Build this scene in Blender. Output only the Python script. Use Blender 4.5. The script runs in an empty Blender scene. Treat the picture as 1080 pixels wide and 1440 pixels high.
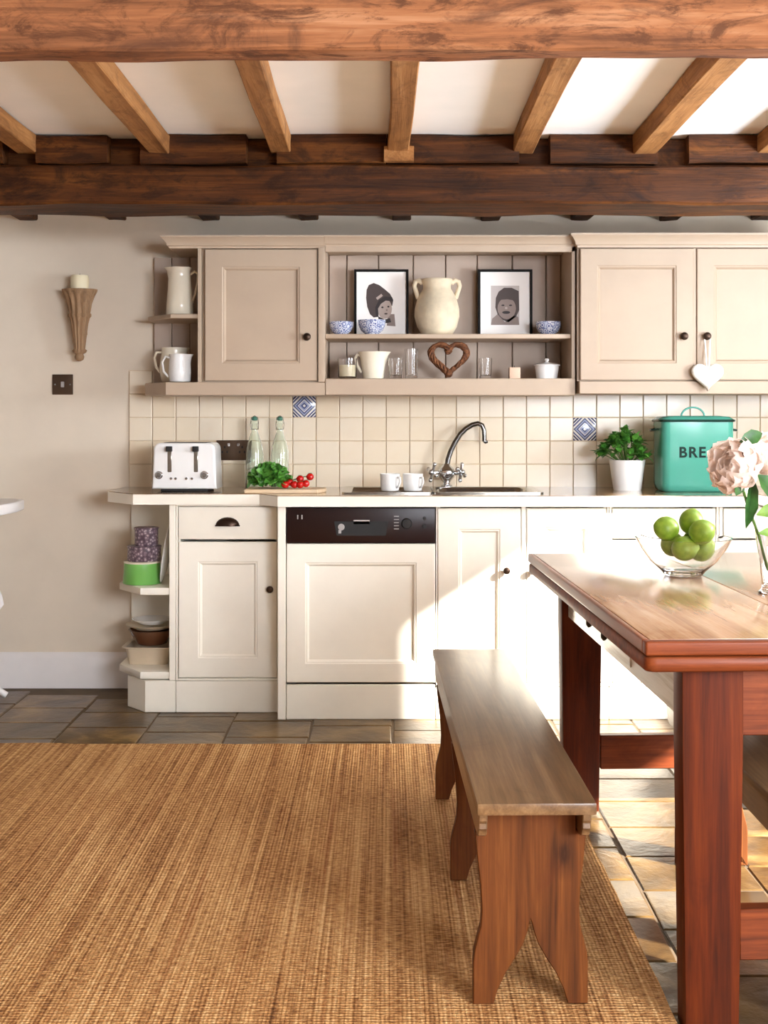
import bpy, bmesh, math, random
from mathutils import Vector, Matrix, noise
random.seed(7)
SC = bpy.context.scene
COL = SC.collection
pi = math.pi

# ------------------------------------------------------------------ camera
F = 1780.0                       # focal length in pixels of the 1080x1440 frame
CH = 1.25                        # camera height
cam = bpy.data.cameras.new('camera')
cam.sensor_fit = 'VERTICAL'; cam.sensor_height = 36; cam.sensor_width = 27
cam.lens = F / 1440 * 36
cam.shift_x = -5 / 1440; cam.shift_y = -140 / 1440
cam.clip_start = 0.05
co = bpy.data.objects.new('camera', cam); COL.objects.link(co)
co.location = (0, 0, CH); co.rotation_euler = (pi / 2, 0, 0)
SC.camera = co

# ------------------------------------------------------------------ world, sun, fill lamps added at unseen windows
W = bpy.data.worlds.new('world'); SC.world = W; W.use_nodes = True
wb = W.node_tree.nodes['Background']
wb.inputs[0].default_value = (0.90, 0.94, 1.0, 1); wb.inputs[1].default_value = 5.0
SUN_DIR = Vector((-1, .70, -.65))
sl = bpy.data.lights.new('sun', 'SUN'); sl.energy = 20; sl.angle = math.radians(1.2); sl.color = (1, .96, .90)
so = bpy.data.objects.new('sun', sl); COL.objects.link(so)
so.rotation_euler = SUN_DIR.to_track_quat('-Z', 'Y').to_euler()

def area(name, loc, direction, sx, sy, power, col):
    l = bpy.data.lights.new(name, 'AREA'); l.shape = 'RECTANGLE'; l.size = sx; l.size_y = sy
    l.energy = power; l.color = col
    o = bpy.data.objects.new(name, l); COL.objects.link(o); o.location = loc
    o.rotation_euler = Vector(direction).to_track_quat('-Z', 'Z').to_euler()
    return o
area('added_fill_right', (2.64, -.80, 1.62), (-1, .75, .12), 1.5, .9, 145, (.88, .95, 1.06))  # soft fill lamp added at the unseen near window
area('added_ceiling_fill', (2.56, 3.72, 1.52), (-1, .0, 1.6), .78, .9, 82, (.84, .94, 1.06))  # lamp added at the far window, tilted up to brighten the ceiling
area('added_fill_rear', (1.9, -1.94, 1.68), (-.3, 1, .1), 1.1, .9, 54, (.88, .95, 1.06))  # fill lamp added behind the camera

SC.view_settings.view_transform = 'Standard'; SC.view_settings.look = 'None'
SC.view_settings.gamma = 1; SC.view_settings.use_curve_mapping = False
SC.view_settings.exposure = 0.66

def X(px, D): return (px - 545) / F * D
def Z(py, D): return CH - (py - 580) / F * D

# ------------------------------------------------------------------ materials
def lin(c):
    return tuple((v / 12.92 if v <= .04045 else ((v + .055) / 1.055) ** 2.4) for v in [x / 255 for x in c]) + (1,)

class NT:
    def __init__(s, name):
        s.m = bpy.data.materials.new(name); s.m.use_nodes = True
        s.t = s.m.node_tree; s.b = s.t.nodes['Principled BSDF']
        s.tc = None
    def n(s, t, **kw):
        nd = s.t.nodes.new(t)
        for k, v in kw.items(): setattr(nd, k, v)
        return nd
    def l(s, a, b): s.t.links.new(a, b)
    def coord(s, scale=(1, 1, 1), rot=(0, 0, 0)):
        if not s.tc: s.tc = s.n('ShaderNodeTexCoord')
        mp = s.n('ShaderNodeMapping'); mp.inputs['Scale'].default_value = scale; mp.inputs['Rotation'].default_value = rot
        s.l(s.tc.outputs['Object'], mp.inputs[0]); return mp.outputs[0]
    def noise(s, vec, scale, detail=4, rough=.55, dist=0):
        nd = s.n('ShaderNodeTexNoise'); nd.inputs['Scale'].default_value = scale
        nd.inputs['Detail'].default_value = detail; nd.inputs['Roughness'].default_value = rough
        nd.inputs['Distortion'].default_value = dist
        s.l(vec, nd.inputs['Vector']); return nd.outputs['Fac']
    def ramp(s, fac, stops, interp='LINEAR'):
        r = s.n('ShaderNodeValToRGB'); r.color_ramp.interpolation = interp
        e = r.color_ramp.elements
        while len(e) > 1: e.remove(e[0])
        for i, (p, c) in enumerate(stops):
            el = e[0] if i == 0 else e.new(p)
            el.position = p; el.color = lin(c) if len(c) == 3 else c
        s.l(fac, r.inputs[0]); return r.outputs[0]
    def mix(s, fac, a, b, mode='MIX'):
        m = s.n('ShaderNodeMix', data_type='RGBA', blend_type=mode)
        if isinstance(fac, (int, float)): m.inputs[0].default_value = fac
        else: s.l(fac, m.inputs[0])
        for i, v in ((6, a), (7, b)):
            if isinstance(v, tuple): m.inputs[i].default_value = lin(v) if len(v) == 3 else v
            else: s.l(v, m.inputs[i])
        return m.outputs[2]
    def math(s, op, a, b=0.0):
        m = s.n('ShaderNodeMath', operation=op)
        for i, v in ((0, a), (1, b)):
            if isinstance(v, (int, float)): m.inputs[i].default_value = v
            else: s.l(v, m.inputs[i])
        return m.outputs[0]
    def bump(s, h, strength=.2, dist=.01):
        b = s.n('ShaderNodeBump'); b.inputs['Strength'].default_value = strength; b.inputs['Distance'].default_value = dist
        s.l(h, b.inputs['Height']); s.l(b.outputs[0], s.b.inputs['Normal'])
    def base(s, c):
        if isinstance(c, tuple): s.b.inputs['Base Color'].default_value = lin(c) if len(c) == 3 else c
        else: s.l(c, s.b.inputs['Base Color'])
    def p(s, **kw):
        for k, v in kw.items(): s.b.inputs[k.replace('_', ' ')].default_value = v
        return s

M = {}
def paint(name, c, rough=.5, var=.06, bump=.03, scale=9, metal=0, coat=0):
    t = NT(name); v = t.coord()
    f = t.noise(v, scale, 5)
    d = tuple(max(0, int(x * (1 - var))) for x in c); u = tuple(min(255, int(x * (1 + var * .6))) for x in c)
    t.base(t.ramp(f, [(.3, d), (.7, u)])); t.p(Roughness=rough, Metallic=metal, Coat_Weight=coat, Coat_Roughness=.08)
    if bump: t.bump(t.noise(v, scale * 12, 3), bump, .004)
    M[name] = t.m; return t.m

def wood(name, axis, dark, mid, light, rough=.5, grain=26, bump=.25, coat=0, blotch=2.2, stain=None, stain_amt=.6, coatr=.1, spec=.5, grime=0, knots=0):
    t = NT(name)
    sc = [grain] * 3; sc[axis] = grain * .05
    g = t.noise(t.coord(tuple(sc)), 1.0, 6, .6, .6)
    fine = [grain * 7] * 3; fine[axis] = grain * .25
    f2 = t.noise(t.coord(tuple(fine)), 1.0, 3, .6)
    bl = [blotch] * 3; bl[axis] = blotch * .5
    b = t.noise(t.coord(tuple(bl)), 1.0, 5, .6, .4)
    s = t.math('ADD', t.math('MULTIPLY', g, .55), t.math('ADD', t.math('MULTIPLY', f2, .2), t.math('MULTIPLY', b, .25)))
    c = t.ramp(s, [(.34, dark), (.5, mid), (.66, light)])
    if stain:
        st = [blotch * 2.3] * 3; st[axis] = blotch * 1.1
        k = t.ramp(t.noise(t.coord(tuple(st)), 1.0, 7, .7, 1.2), [(.52, (0, 0, 0)), (.70, (255, 255, 255))])
        c = t.mix(t.math('MULTIPLY', k, stain_amt), c, stain)
    if knots:
        ks = [4.5] * 3; ks[axis] = 2.2
        vo = t.n('ShaderNodeTexVoronoi'); vo.inputs['Scale'].default_value = 1.0
        wv = t.n('ShaderNodeVectorMath', operation='ADD'); t.l(t.coord(tuple(ks)), wv.inputs[0]); wv.inputs[1].default_value = (knots, knots * .7, .3)
        t.l(wv.outputs[0], vo.inputs['Vector'])
        k = t.ramp(t.math('ADD', vo.outputs['Distance'], t.math('MULTIPLY', t.math('SUBTRACT', g, .5), .12)), [(0, (120, 120, 120)), (.035, (150, 150, 150)), (.06, (255, 255, 255)), (.085, (190, 190, 190)), (.15, (0, 0, 0))])
        c = t.mix(t.math('MULTIPLY', k, .85), c, tuple(int(q * .6) for q in dark))
    if grime:
        gs = [14] * 3; gs[axis] = 5
        k = t.ramp(t.noise(t.coord(tuple(gs)), 1.0, 9, .75, .8), [(.50, (0, 0, 0)), (.60, (255, 255, 255))])
        c = t.mix(t.math('MULTIPLY', k, grime), c, dark)
    t.base(c); t.p(Roughness=rough, Coat_Weight=coat, Coat_Roughness=coatr, Specular_IOR_Level=spec)
    t.bump(s, bump, .01)
    M[name] = t.m; return t.m

def glossy(name, c, rough=.15, metal=0, spec=.5):
    t = NT(name); t.base(c); t.p(Roughness=rough, Metallic=metal, Specular_IOR_Level=spec); M[name] = t.m; return t.m

def glass(name, c=(1, 1, 1, 1), rough=0.0, ior=1.45):
    t = NT(name); t.base(c); t.p(Roughness=rough, Transmission_Weight=1.0, IOR=ior); M[name] = t.m; return t.m

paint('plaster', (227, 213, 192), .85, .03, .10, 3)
paint('plaster_unseen_dark', (150, 140, 130), .85, .03, .10, 3)  # for unseen walls, tone darkened to cut bounced fill light
paint('ceiling_white', (251, 248, 242), .9, .02, .06, 3)
paint('greige', (187, 165, 141), .5, .025, .02, 6)
paint('greige_back', (182, 162, 145), .6, .03, .02, 6)
paint('cream', (249, 242, 226), .42, .02, .02, 6)
paint('white_trim', (236, 230, 226), .5, .02, .02, 6)
paint('worktop_edge', (250, 244, 228), .4, .02, .02, 6)
t = NT('worktop_top'); v = t.coord()
t.base(t.ramp(t.noise(v, 40, 5), [(.35, (120, 92, 62)), (.65, (168, 138, 104))])); t.p(Roughness=.16, Coat_Weight=.6, Coat_Roughness=.06); M['worktop_top'] = t.m
wood('beam_light', 0, (88, 54, 34), (152, 98, 62), (190, 140, 102), .8, 22, .7, 0, 3.2, (78, 50, 36), .9, .1, .2, .9, 5.7)
wood('beam_dark', 0, (36, 18, 6), (78, 42, 15), (118, 70, 26), .6, 24, .8, 0, 3.2, (24, 13, 8), .85, .1, .2, .7)
wood('joist', 1, (108, 68, 34), (160, 110, 62), (192, 142, 90), .65, 22, .45, 0, 2.6, (96, 58, 28), .6, .1, .25, .5)
wood('table_red', 2, (52, 19, 5), (92, 35, 8), (118, 52, 14), .5, 30, .06, 0, 2.5, (60, 20, 10), .5, .18, .18, knots=1.3)
wood('table_red_x', 0, (76, 32, 14), (124, 58, 26), (154, 80, 40), .45, 30, .06, .05, 2.5, (80, 30, 14), .45, .18, .25)
wood('table_top', 1, (150, 108, 76), (190, 146, 108), (214, 178, 142), .22, 26, .06, .7, 2.2, (150, 92, 58), .5, .14)
wood('table_edge', 1, (96, 46, 24), (140, 72, 38), (170, 98, 56), .3, 30, .05, .3, 2.2)
wood('apron_painted_reflection', 1, (186, 170, 148), (226, 216, 198), (240, 232, 218), .25, 30, .04, .5, 2.2, None, .5, .12)  # pale tone stands in for the bright cabinets reflected in the gloss
wood('bench_top', 1, (72, 50, 30), (116, 86, 56), (150, 118, 82), .3, 24, .12, .25, 2.4, (72, 44, 24), .6, .22, knots=3.4)
wood('bench_leg', 2, (60, 29, 10), (106, 58, 22), (136, 82, 36), .6, 26, .15, 0, 2.4, (92, 40, 16), .5, .1, .2, knots=2.1)
wood('board_wood', 0, (206, 170, 128), (226, 196, 156), (238, 212, 178), .5, 30, .05)
wood('sconce_wood', 2, (98, 72, 48), (150, 116, 82), (186, 152, 116), .7, 40, .4)
glossy('bronze', (58, 42, 32), .35, .8)
glossy('bronze_plate', (92, 74, 60), .32, .7)
glossy('chrome', (214, 216, 220), .12, 1)
glossy('steel', (186, 182, 174), .22, 1)
glossy('steel_dark', (120, 118, 116), .2, 1)
glossy('black_gloss', (34, 16, 13), .3, 0, .3)
glossy('black_rubber', (18, 16, 15), .6)
glossy('frame_black', (16, 13, 12), .6, 0, .15)
glossy('white_gloss', (244, 242, 238), .14)
glossy('white_ceramic', (242, 240, 236), .12)
glossy('cream_ceramic', (240, 229, 206), .16)
glossy('grey_mark', (170, 164, 160), .4)
glossy('paper', (250, 244, 238), .7)
glossy('print_grey', (198, 188, 182), .6)
glossy('print_dark', (70, 56, 52), .6)
glossy('print_darker', (40, 30, 28), .6)
glossy('print_mid', (140, 122, 114), .6)
glossy('print_light', (180, 162, 152), .6)
glossy('pot_white', (240, 238, 234), .35)
glossy('wax', (240, 226, 190), .45)
glossy('wax_pink', (222, 188, 160), .5)
glossy('teal_enamel', (78, 162, 142), .2)
glossy('teal_dark', (30, 62, 54), .2)
glossy('lettering', (12, 42, 36), .6, 0, .2)
glossy('green_tin', (120, 186, 92), .3)
glossy('brown_glaze', (112, 72, 48), .2)
glossy('tomato_red', (196, 24, 18), .15)
glossy('stem_green', (84, 120, 48), .5)
glossy('black_hole', (14, 9, 6), .9)
glossy('dark_gap', (30, 20, 14), .9)
glass('clear_glass'); glass('bottle_glass', (.93, 1, .96, 1))
glossy('bottle_stopper', (70, 120, 100), .3)
paint('urn_clay', (228, 211, 180), .75, .14, .25, 9)
paint('grout', (222, 198, 166), .9, .05, .1, 20)
paint('mortar', (104, 86, 66), .9, .1, .2, 12)
paint('soap', (196, 190, 196), .35, .03, 0)
paint('felt_white', (244, 240, 230), .9, .02, .1, 20)
paint('dish_cream', (214, 196, 168), .3, .05, 0, 8)
def leafmat(name, a, b, rough=.45):
    t = NT(name); v = t.coord(); oi = t.n('ShaderNodeObjectInfo')
    c = t.ramp(t.noise(v, 30, 3), [(.3, a), (.7, b)])
    t.base(c); t.p(Roughness=rough); M[name] = t.m
leafmat('leaf_herb', (40, 98, 28), (104, 166, 64))
leafmat('leaf_dark', (26, 66, 20), (64, 116, 44))
leafmat('leaf_light', (92, 140, 48), (150, 186, 80))
leafmat('lime_skin', (110, 146, 30), (158, 186, 62), .35)
leafmat('petal_pink', (255, 234, 222), (255, 246, 238), .6)
t = bpy.data.materials['petal_pink'].node_tree; tl = t.nodes.new('ShaderNodeBsdfTranslucent'); tl.inputs[0].default_value = lin((255, 244, 236)); mx = t.nodes.new('ShaderNodeMixShader'); mx.inputs[0].default_value = .45
pb = t.nodes['Principled BSDF']; t.links.new(pb.outputs[0], mx.inputs[1]); t.links.new(tl.outputs[0], mx.inputs[2]); t.links.new(mx.outputs[0], t.nodes['Material Output'].inputs[0])
t = NT('wicker'); v = t.coord(); t.base(t.ramp(t.noise(v, 90, 4), [(.3, (70, 36, 18)), (.7, (142, 88, 50))])); t.p(Roughness=.8); t.bump(t.noise(v, 200, 2), .5, .004); M['wicker'] = t.m
# wall tile: hand made cream glaze, each tile a shade of its own
t = NT('tile_cream'); v = t.coord(); oi = t.n('ShaderNodeObjectInfo')
c = t.ramp(oi.outputs['Random'], [(0, (232, 216, 190)), (.5, (236, 222, 199)), (1, (238, 226, 206))])
t.base(t.mix(t.math('MULTIPLY', t.noise(v, 14, 4), .35), c, (222, 192, 150))); t.p(Roughness=.2, Specular_IOR_Level=.35)
t.bump(t.noise(v, 16, 3), .10, .006); M['tile_cream'] = t.m
# patterned tile (flat print on the glaze)
t = NT('tile_pattern'); t.coord(); sep = t.n('ShaderNodeSeparateXYZ'); t.l(t.tc.outputs['Object'], sep.inputs[0])
ax = t.math('ABSOLUTE', t.math('MULTIPLY', sep.outputs[0], 19.5)); az = t.math('ABSOLUTE', t.math('MULTIPLY', sep.outputs[2], 19.5))
d = t.math('MULTIPLY', t.math('ADD', ax, az), .5)
A, B, Wt, G = (74, 82, 124), (160, 168, 196), (234, 230, 222), (62, 66, 96)
t.base(t.ramp(d, [(0, Wt), (.07, A), (.15, B), (.25, Wt), (.29, A), (.36, B), (.44, G), (.50, Wt), (.60, A), (.68, Wt), (.74, G), (.83, Wt), (.90, A)], 'CONSTANT'))
t.p(Roughness=.15); M['tile_pattern'] = t.m
# floor stone
t = NT('floor_stone'); v = t.coord(); oi = t.n('ShaderNodeObjectInfo')
loc = t.n('ShaderNodeVectorMath', operation='ADD'); t.l(v, loc.inputs[0]); t.l(oi.outputs['Location'], loc.inputs[1])
n1 = t.noise(loc.outputs[0], 5, 7, .6, .5); n2 = t.noise(loc.outputs[0], 22, 5, .6)
c = t.ramp(n1, [(.3, (44, 30, 14)), (.5, (98, 72, 38)), (.7, (156, 124, 76))])
c = t.mix(t.math('MULTIPLY', oi.outputs['Random'], .45), c, (82, 66, 44))
t.base(c); t.p(Roughness=.30, Specular_IOR_Level=.38)
t.bump(t.math('ADD', t.math('MULTIPLY', n1, .7), t.math('MULTIPLY', n2, .3)), .5, .014); M['floor_stone'] = t.m
# jute rug
t = NT('jute'); v = t.coord()
s1 = t.noise(t.coord((95, .8, 1)), 1.0, 3, .6); s2 = t.noise(t.coord((5, 2.2, 1)), 1.0, 4, .6)
s3 = t.noise(t.coord((42, 150, 1)), 1.0, 2, .6); s4 = t.noise(t.coord((24, .5, 1)), 1, 3, .6)
s = t.math('ADD', t.math('ADD', t.math('MULTIPLY', s1, .36), t.math('MULTIPLY', s2, .14)), t.math('ADD', t.math('MULTIPLY', s3, .36), t.math('MULTIPLY', s4, .14)))
c = t.ramp(s, [(.37, (92, 54, 28)), (.45, (158, 108, 62)), (.53, (206, 156, 100)), (.63, (236, 196, 142))])
k = t.ramp(t.noise(t.coord((26, .6, 1)), 1, 3, .6), [(.55, (0, 0, 0)), (.7, (255, 255, 255))])
c = t.mix(t.math('MULTIPLY', k, .4), c, (150, 84, 44))
wv = t.n('ShaderNodeTexWave', wave_type='BANDS', bands_direction='Y'); wv.inputs['Scale'].default_value = 28; wv.inputs['Distortion'].default_value = 2.2; wv.inputs['Detail'].default_value = 2; wv.inputs['Detail Scale'].default_value = 3
t.l(v, wv.inputs['Vector'])
wx = t.n('ShaderNodeTexWave', wave_type='BANDS', bands_direction='X'); wx.inputs['Scale'].default_value = 34; wx.inputs['Distortion'].default_value = 1.4; wx.inputs['Detail'].default_value = 2
t.l(v, wx.inputs['Vector'])
t.base(c); t.p(Roughness=.9, Specular_IOR_Level=.2)
t.bump(t.math('ADD', t.math('MULTIPLY', wv.outputs['Fac'], .5), t.math('ADD', t.math('MULTIPLY', wx.outputs['Fac'], .35), s)), .7, .006); M['jute'] = t.m
# blue and white glaze
t = NT('blue_white'); v = t.coord(); vo = t.n('ShaderNodeTexVoronoi'); vo.inputs['Scale'].default_value = 62; t.l(v, vo.inputs['Vector'])
t.base(t.ramp(vo.outputs['Distance'], [(0, (96, 106, 150)), (.30, (214, 216, 224)), (.52, (120, 128, 166)), (.7, (190, 196, 214))], 'CONSTANT')); t.p(Roughness=.15); M['blue_white'] = t.m
t = NT('tin_pattern'); v = t.coord((1, 1, 1)); ck = t.n('ShaderNodeTexVoronoi'); ck.inputs['Scale'].default_value = 80; t.l(v, ck.inputs['Vector'])
t.base(t.ramp(ck.outputs['Distance'], [(0, (196, 180, 180)), (.3, (128, 108, 118)), (.6, (92, 74, 84))], 'CONSTANT')); t.p(Roughness=.35); M['tin_pattern'] = t.m

# ------------------------------------------------------------------ mesh helpers
def bevel(bm, edges, off, seg=1):
    if off > 0: bmesh.ops.bevel(bm, geom=list(edges), offset=off, segments=seg, affect='EDGES', profile=.6)

def box(bm, x0, x1, y0, y1, z0, z1, bev=0, seg=1):
    vs = [bm.verts.new(p) for p in ((x0, y0, z0), (x1, y0, z0), (x1, y1, z0), (x0, y1, z0), (x0, y0, z1), (x1, y0, z1), (x1, y1, z1), (x0, y1, z1))]
    fs = [bm.faces.new([vs[i] for i in f]) for f in ((3, 2, 1, 0), (4, 5, 6, 7), (0, 1, 5, 4), (1, 2, 6, 5), (2, 3, 7, 6), (3, 0, 4, 7))]
    if bev:
        bevel(bm, {e for f in fs for e in f.edges}, bev, seg)
    return vs

def prism(bm, poly, axis, a0, a1, bev=0, seg=1):
    """poly: 2-D points; axis 'z' -> (x,y), 'y' -> (x,z), 'x' -> (y,z)."""
    def P3(p, a):
        return {'z': (p[0], p[1], a), 'y': (p[0], a, p[1]), 'x': (a, p[0], p[1])}[axis]
    A = [bm.verts.new(P3(p, a0)) for p in poly]; B = [bm.verts.new(P3(p, a1)) for p in poly]
    n = len(poly); fs = [bm.faces.new(A), bm.faces.new(B[::-1])]
    for i in range(n): fs.append(bm.faces.new((A[i], B[i], B[(i + 1) % n], A[(i + 1) % n])))
    bmesh.ops.recalc_face_normals(bm, faces=fs)
    if bev: bevel(bm, {e for f in fs[:2] for e in f.edges}, bev, seg)

def loops(bm, rings, closed=True, cap0=True, cap1=True):
    R = [[bm.verts.new(p) for p in r] for r in rings]; fs = []
    n = len(R[0])
    for a, b in zip(R, R[1:]):
        for i in range(n if closed else n - 1):
            fs.append(bm.faces.new((a[i], a[(i + 1) % n], b[(i + 1) % n], b[i])))
    if cap0: fs.append(bm.faces.new(R[0][::-1]))
    if cap1: fs.append(bm.faces.new(R[-1]))
    bmesh.ops.recalc_face_normals(bm, faces=fs)
    return R

def lathe(bm, prof, c=(0, 0, 0), seg=28, axis='z', rmod=None, cap0=True, cap1=True, sx=1, sy=1):
    rings = []
    for r, h in prof:
        ring = []
        for i in range(seg):
            a = 2 * pi * i / seg; rr = max(r, 1e-4) * (rmod(a, h) if rmod else 1)
            u, w = rr * math.cos(a) * sx, rr * math.sin(a) * sy
            ring.append({'z': (c[0] + u, c[1] + w, c[2] + h), 'y': (c[0] + u, c[1] - h, c[2] + w), 'x': (c[0] + h, c[1] + u, c[2] + w)}[axis])
        rings.append(ring)
    loops(bm, rings, True, cap0, cap1)

def tube(bm, pts, r, seg=8, closed=False):
    pts = [Vector(p) for p in pts]; n = len(pts); rings = []
    rad = r if isinstance(r, (list, tuple)) else [r] * n
    up = None
    for i, p in enumerate(pts):
        if closed: d = pts[(i + 1) % n] - pts[i - 1]
        else: d = pts[min(i + 1, n - 1)] - pts[max(i - 1, 0)]
        d.normalize()
        if up is None: up = d.orthogonal().normalized()
        up = (up - d * up.dot(d)).normalized(); s = d.cross(up)
        rings.append([p + (up * math.cos(2 * pi * k / seg) + s * math.sin(2 * pi * k / seg)) * rad[i] for k in range(seg)])
    if closed: rings.append(rings[0]); loops(bm, rings, True, False, False); bmesh.ops.remove_doubles(bm, verts=bm.verts, dist=1e-6)
    else: loops(bm, rings)

def ball(bm, c, r, sx=1, sy=1, sz=1, u=14, v=9):
    lathe(bm, [(r * math.sin(pi * i / v), -r * sz * math.cos(pi * i / v)) for i in range(v + 1)], c, u, 'z', None, True, True, sx, sy)

def hewn(bm, x0, x1, y0, y1, z0, z1, axis=0, n=40, k=4, amp=.006, seed=0, sc=4):
    """a hand-hewn timber: subdivided bar with wavering faces; runs along axis 0 (x) or 1 (y)"""
    rings = []
    a0, a1 = (x0, x1) if axis == 0 else (y0, y1); b0, b1 = (y0, y1) if axis == 0 else (x0, x1)
    for i in range(n + 1):
        a = a0 + (a1 - a0) * i / n; ring = []
        ch = min(b1 - b0, z1 - z0) * .06
        per = []
        for j in range(k): per.append((b0 + ch + (b1 - b0 - 2 * ch) * j / (k - 1), z0))
        for j in range(k): per.append((b1, z0 + ch + (z1 - z0 - 2 * ch) * j / (k - 1)))
        for j in range(k): per.append((b1 - ch - (b1 - b0 - 2 * ch) * j / (k - 1), z1))
        for j in range(k): per.append((b0, z1 - ch - (z1 - z0 - 2 * ch) * j / (k - 1)))
        for b, z in per:
            q = Vector((a * sc, b * sc * 2.5 + seed, z * sc * 2.5))
            b2 = b + amp * noise.noise(q); z2 = z + amp * noise.noise(q + Vector((31, 7, 3)))
            ring.append((a, b2, z2) if axis == 0 else (b2, a, z2))
        rings.append(ring)
    loops(bm, rings)

ORG = {}
def new(): return bmesh.new()
def finish(name, bm, mat, parent, org, sm):
    if org.length: bmesh.ops.translate(bm, verts=bm.verts, vec=-org)
    me = bpy.data.meshes.new(name); bm.normal_update(); bm.to_mesh(me); bm.free()
    if mat: me.materials.append(M[mat])
    if sm:
        me.polygons.foreach_set('use_smooth', [True] * len(me.polygons)); me.set_sharp_from_angle(angle=math.radians(sm))
    o = bpy.data.objects.new(name, me); COL.objects.link(o)
    if parent: o.parent = parent
    return o
def T(name, label, cat, loc=(0, 0, 0), group=None, rz=0, local=False):
    o = bpy.data.objects.new(name, None); COL.objects.link(o); o.location = loc; o.rotation_euler = (0, 0, rz)
    o.empty_display_size = .05
    o['label'] = label; o['category'] = cat
    if group: o['group'] = group
    ORG[o.name] = Vector((0, 0, 0)) if local else Vector(loc)
    return o
def P(name, bm, mat, parent, label=None, sm=40, kind=None):
    org = ORG[parent.name]
    o = finish(name, bm, mat, parent, org, sm); ORG[o.name] = org
    if label: o['label'] = label
    if kind: o['kind'] = kind
    return o
def S(name, label, cat, bm, mat, loc, group=None, sm=40):
    o = finish(name, bm, mat, None, Vector(loc), sm); o.location = loc; ORG[o.name] = Vector(loc)
    o['label'] = label; o['category'] = cat
    if group: o['group'] = group
    return o
def ST(name, bm, mat, label=None, sm=40, parent=None):
    o = finish(name, bm, mat, parent, Vector((0, 0, 0)), sm); ORG[o.name] = Vector((0, 0, 0))
    if not parent: o['kind'] = 'structure'
    if label: o['label'] = label
    return o
def copy(o, parent=None):
    c = o.copy(); COL.objects.link(c)
    if parent: c.parent = parent
    ORG[c.name] = ORG.get(o.name, Vector((0, 0, 0)))
    for ch in list(o.children): copy(ch, c)
    return c
def piece(name, me, parent, loc, rot=(0, 0, 0), scale=(1, 1, 1)):
    o = bpy.data.objects.new(name, me); COL.objects.link(o); o.parent = parent
    o.location = Vector(loc) - ORG[parent.name]; o.rotation_euler = rot; o.scale = scale
    ORG[o.name] = ORG[parent.name]
    return o
def mesh(bm, mat, sm=40):
    me = bpy.data.meshes.new('shared'); bm.normal_update(); bm.to_mesh(me); bm.free(); me.materials.append(M[mat])
    me.polygons.foreach_set('use_smooth', [True] * len(me.polygons)); me.set_sharp_from_angle(angle=math.radians(sm))
    return me

# ------------------------------------------------------------------ the room
DW, DF, DL, DU, DR = 5.75, 5.15, 5.27, 5.40, 5.36      # wall, right cupboards, left cupboard, wall units
XL, XR, YF, CEIL = -3.2, 2.6, -1.9, 2.263
b = new(); box(b, XL - .2, XR + .2, DW, DW + .2, -.05, 2.6); wall_back = ST('wall_back', b, 'plaster', sm=0)
def wall_with_holes(bm, axis, a0, a1, c0, c1, z0, z1, holes):
    def bx(u0, u1, w0, w1):
        if axis == 'x': box(bm, c0, c1, u0, u1, w0, w1)
        else: box(bm, u0, u1, c0, c1, w0, w1)
    u = a0
    for (h0, h1, s, t_) in holes:
        bx(u, h0, z0, z1); bx(h0, h1, z0, s); bx(h0, h1, t_, z1); u = h1
    bx(u, a1, z0, z1)
RW = [(-1.72, .12, 1.05, 2.08), (1.38, 3.08, .90, 1.41), (3.29, 4.12, .98, 2.12)]  # near opening added for fill, low one added to sun the floor under table
FW = [(1.30, 2.48, 1.20, 2.16)]  # unseen opening added behind the camera for fill light
b = new(); wall_with_holes(b, 'x', YF, DW - .001, XR, XR + .12, -.05, 2.6, RW); ST('wall_right', b, 'plaster', sm=0)
b = new(); wall_with_holes(b, 'y', XL - .2, XR + .22, YF - .2, YF - .001, -.05, 2.6, FW); ST('wall_front', b, 'plaster_unseen_dark', sm=0)
def win(name, axis, h, c):
    b = new(); (u0, u1, s, t_) = h
    for (a0, a1, z0, z1) in ((u0, u0 + .04, s, t_), (u1 - .04, u1, s, t_), (u0, u1, s, s + .04), (u0, u1, t_ - .04, t_)):
        if axis == 'x': box(b, c, c + .05, a0, a1, z0, z1)
        else: box(b, a0, a1, c, c + .05, z0, z1)
    ST(name, b, 'white_trim', sm=0)
b = new(); box(b, XL - .2, XL, YF, DW - .001, -.05, 2.6); ST('wall_left', b, 'plaster_unseen_dark', sm=0)
win('added_fill_window_1', 'x', RW[0], XR + .06); win('added_sun_window_2', 'x', RW[1], XR + .06); win('window_4', 'x', RW[2], XR + .06); win('added_fill_window_3', 'y', FW[0], YF - .17)  # near, low and rear frames belong to openings added for their light
b = new(); box(b, XL - .2, XR + .2, YF - .2, DW, CEIL, CEIL + .1); ceiling = ST('ceiling', b, 'ceiling_white', sm=0)
b = new(); box(b, XL, XR, YF, DW, -.08, -.004); floor = ST('floor', b, 'mortar', sm=0)
# skirting board on the left of the back wall
b = new(); prism(b, [(DW, 0), (DW - .018, 0), (DW - .018, .135), (DW - .012, .15), (DW - .006, .162), (DW, .162)], 'x', XL, -1.10)
ST('baseboard_back', b, 'white_trim')
b = new(); prism(b, [(XL, 0), (XL + .018, 0), (XL + .018, .14), (XL, .162)], 'y', YF, DW - .02); ST('baseboard_left', b, 'white_trim')

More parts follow.
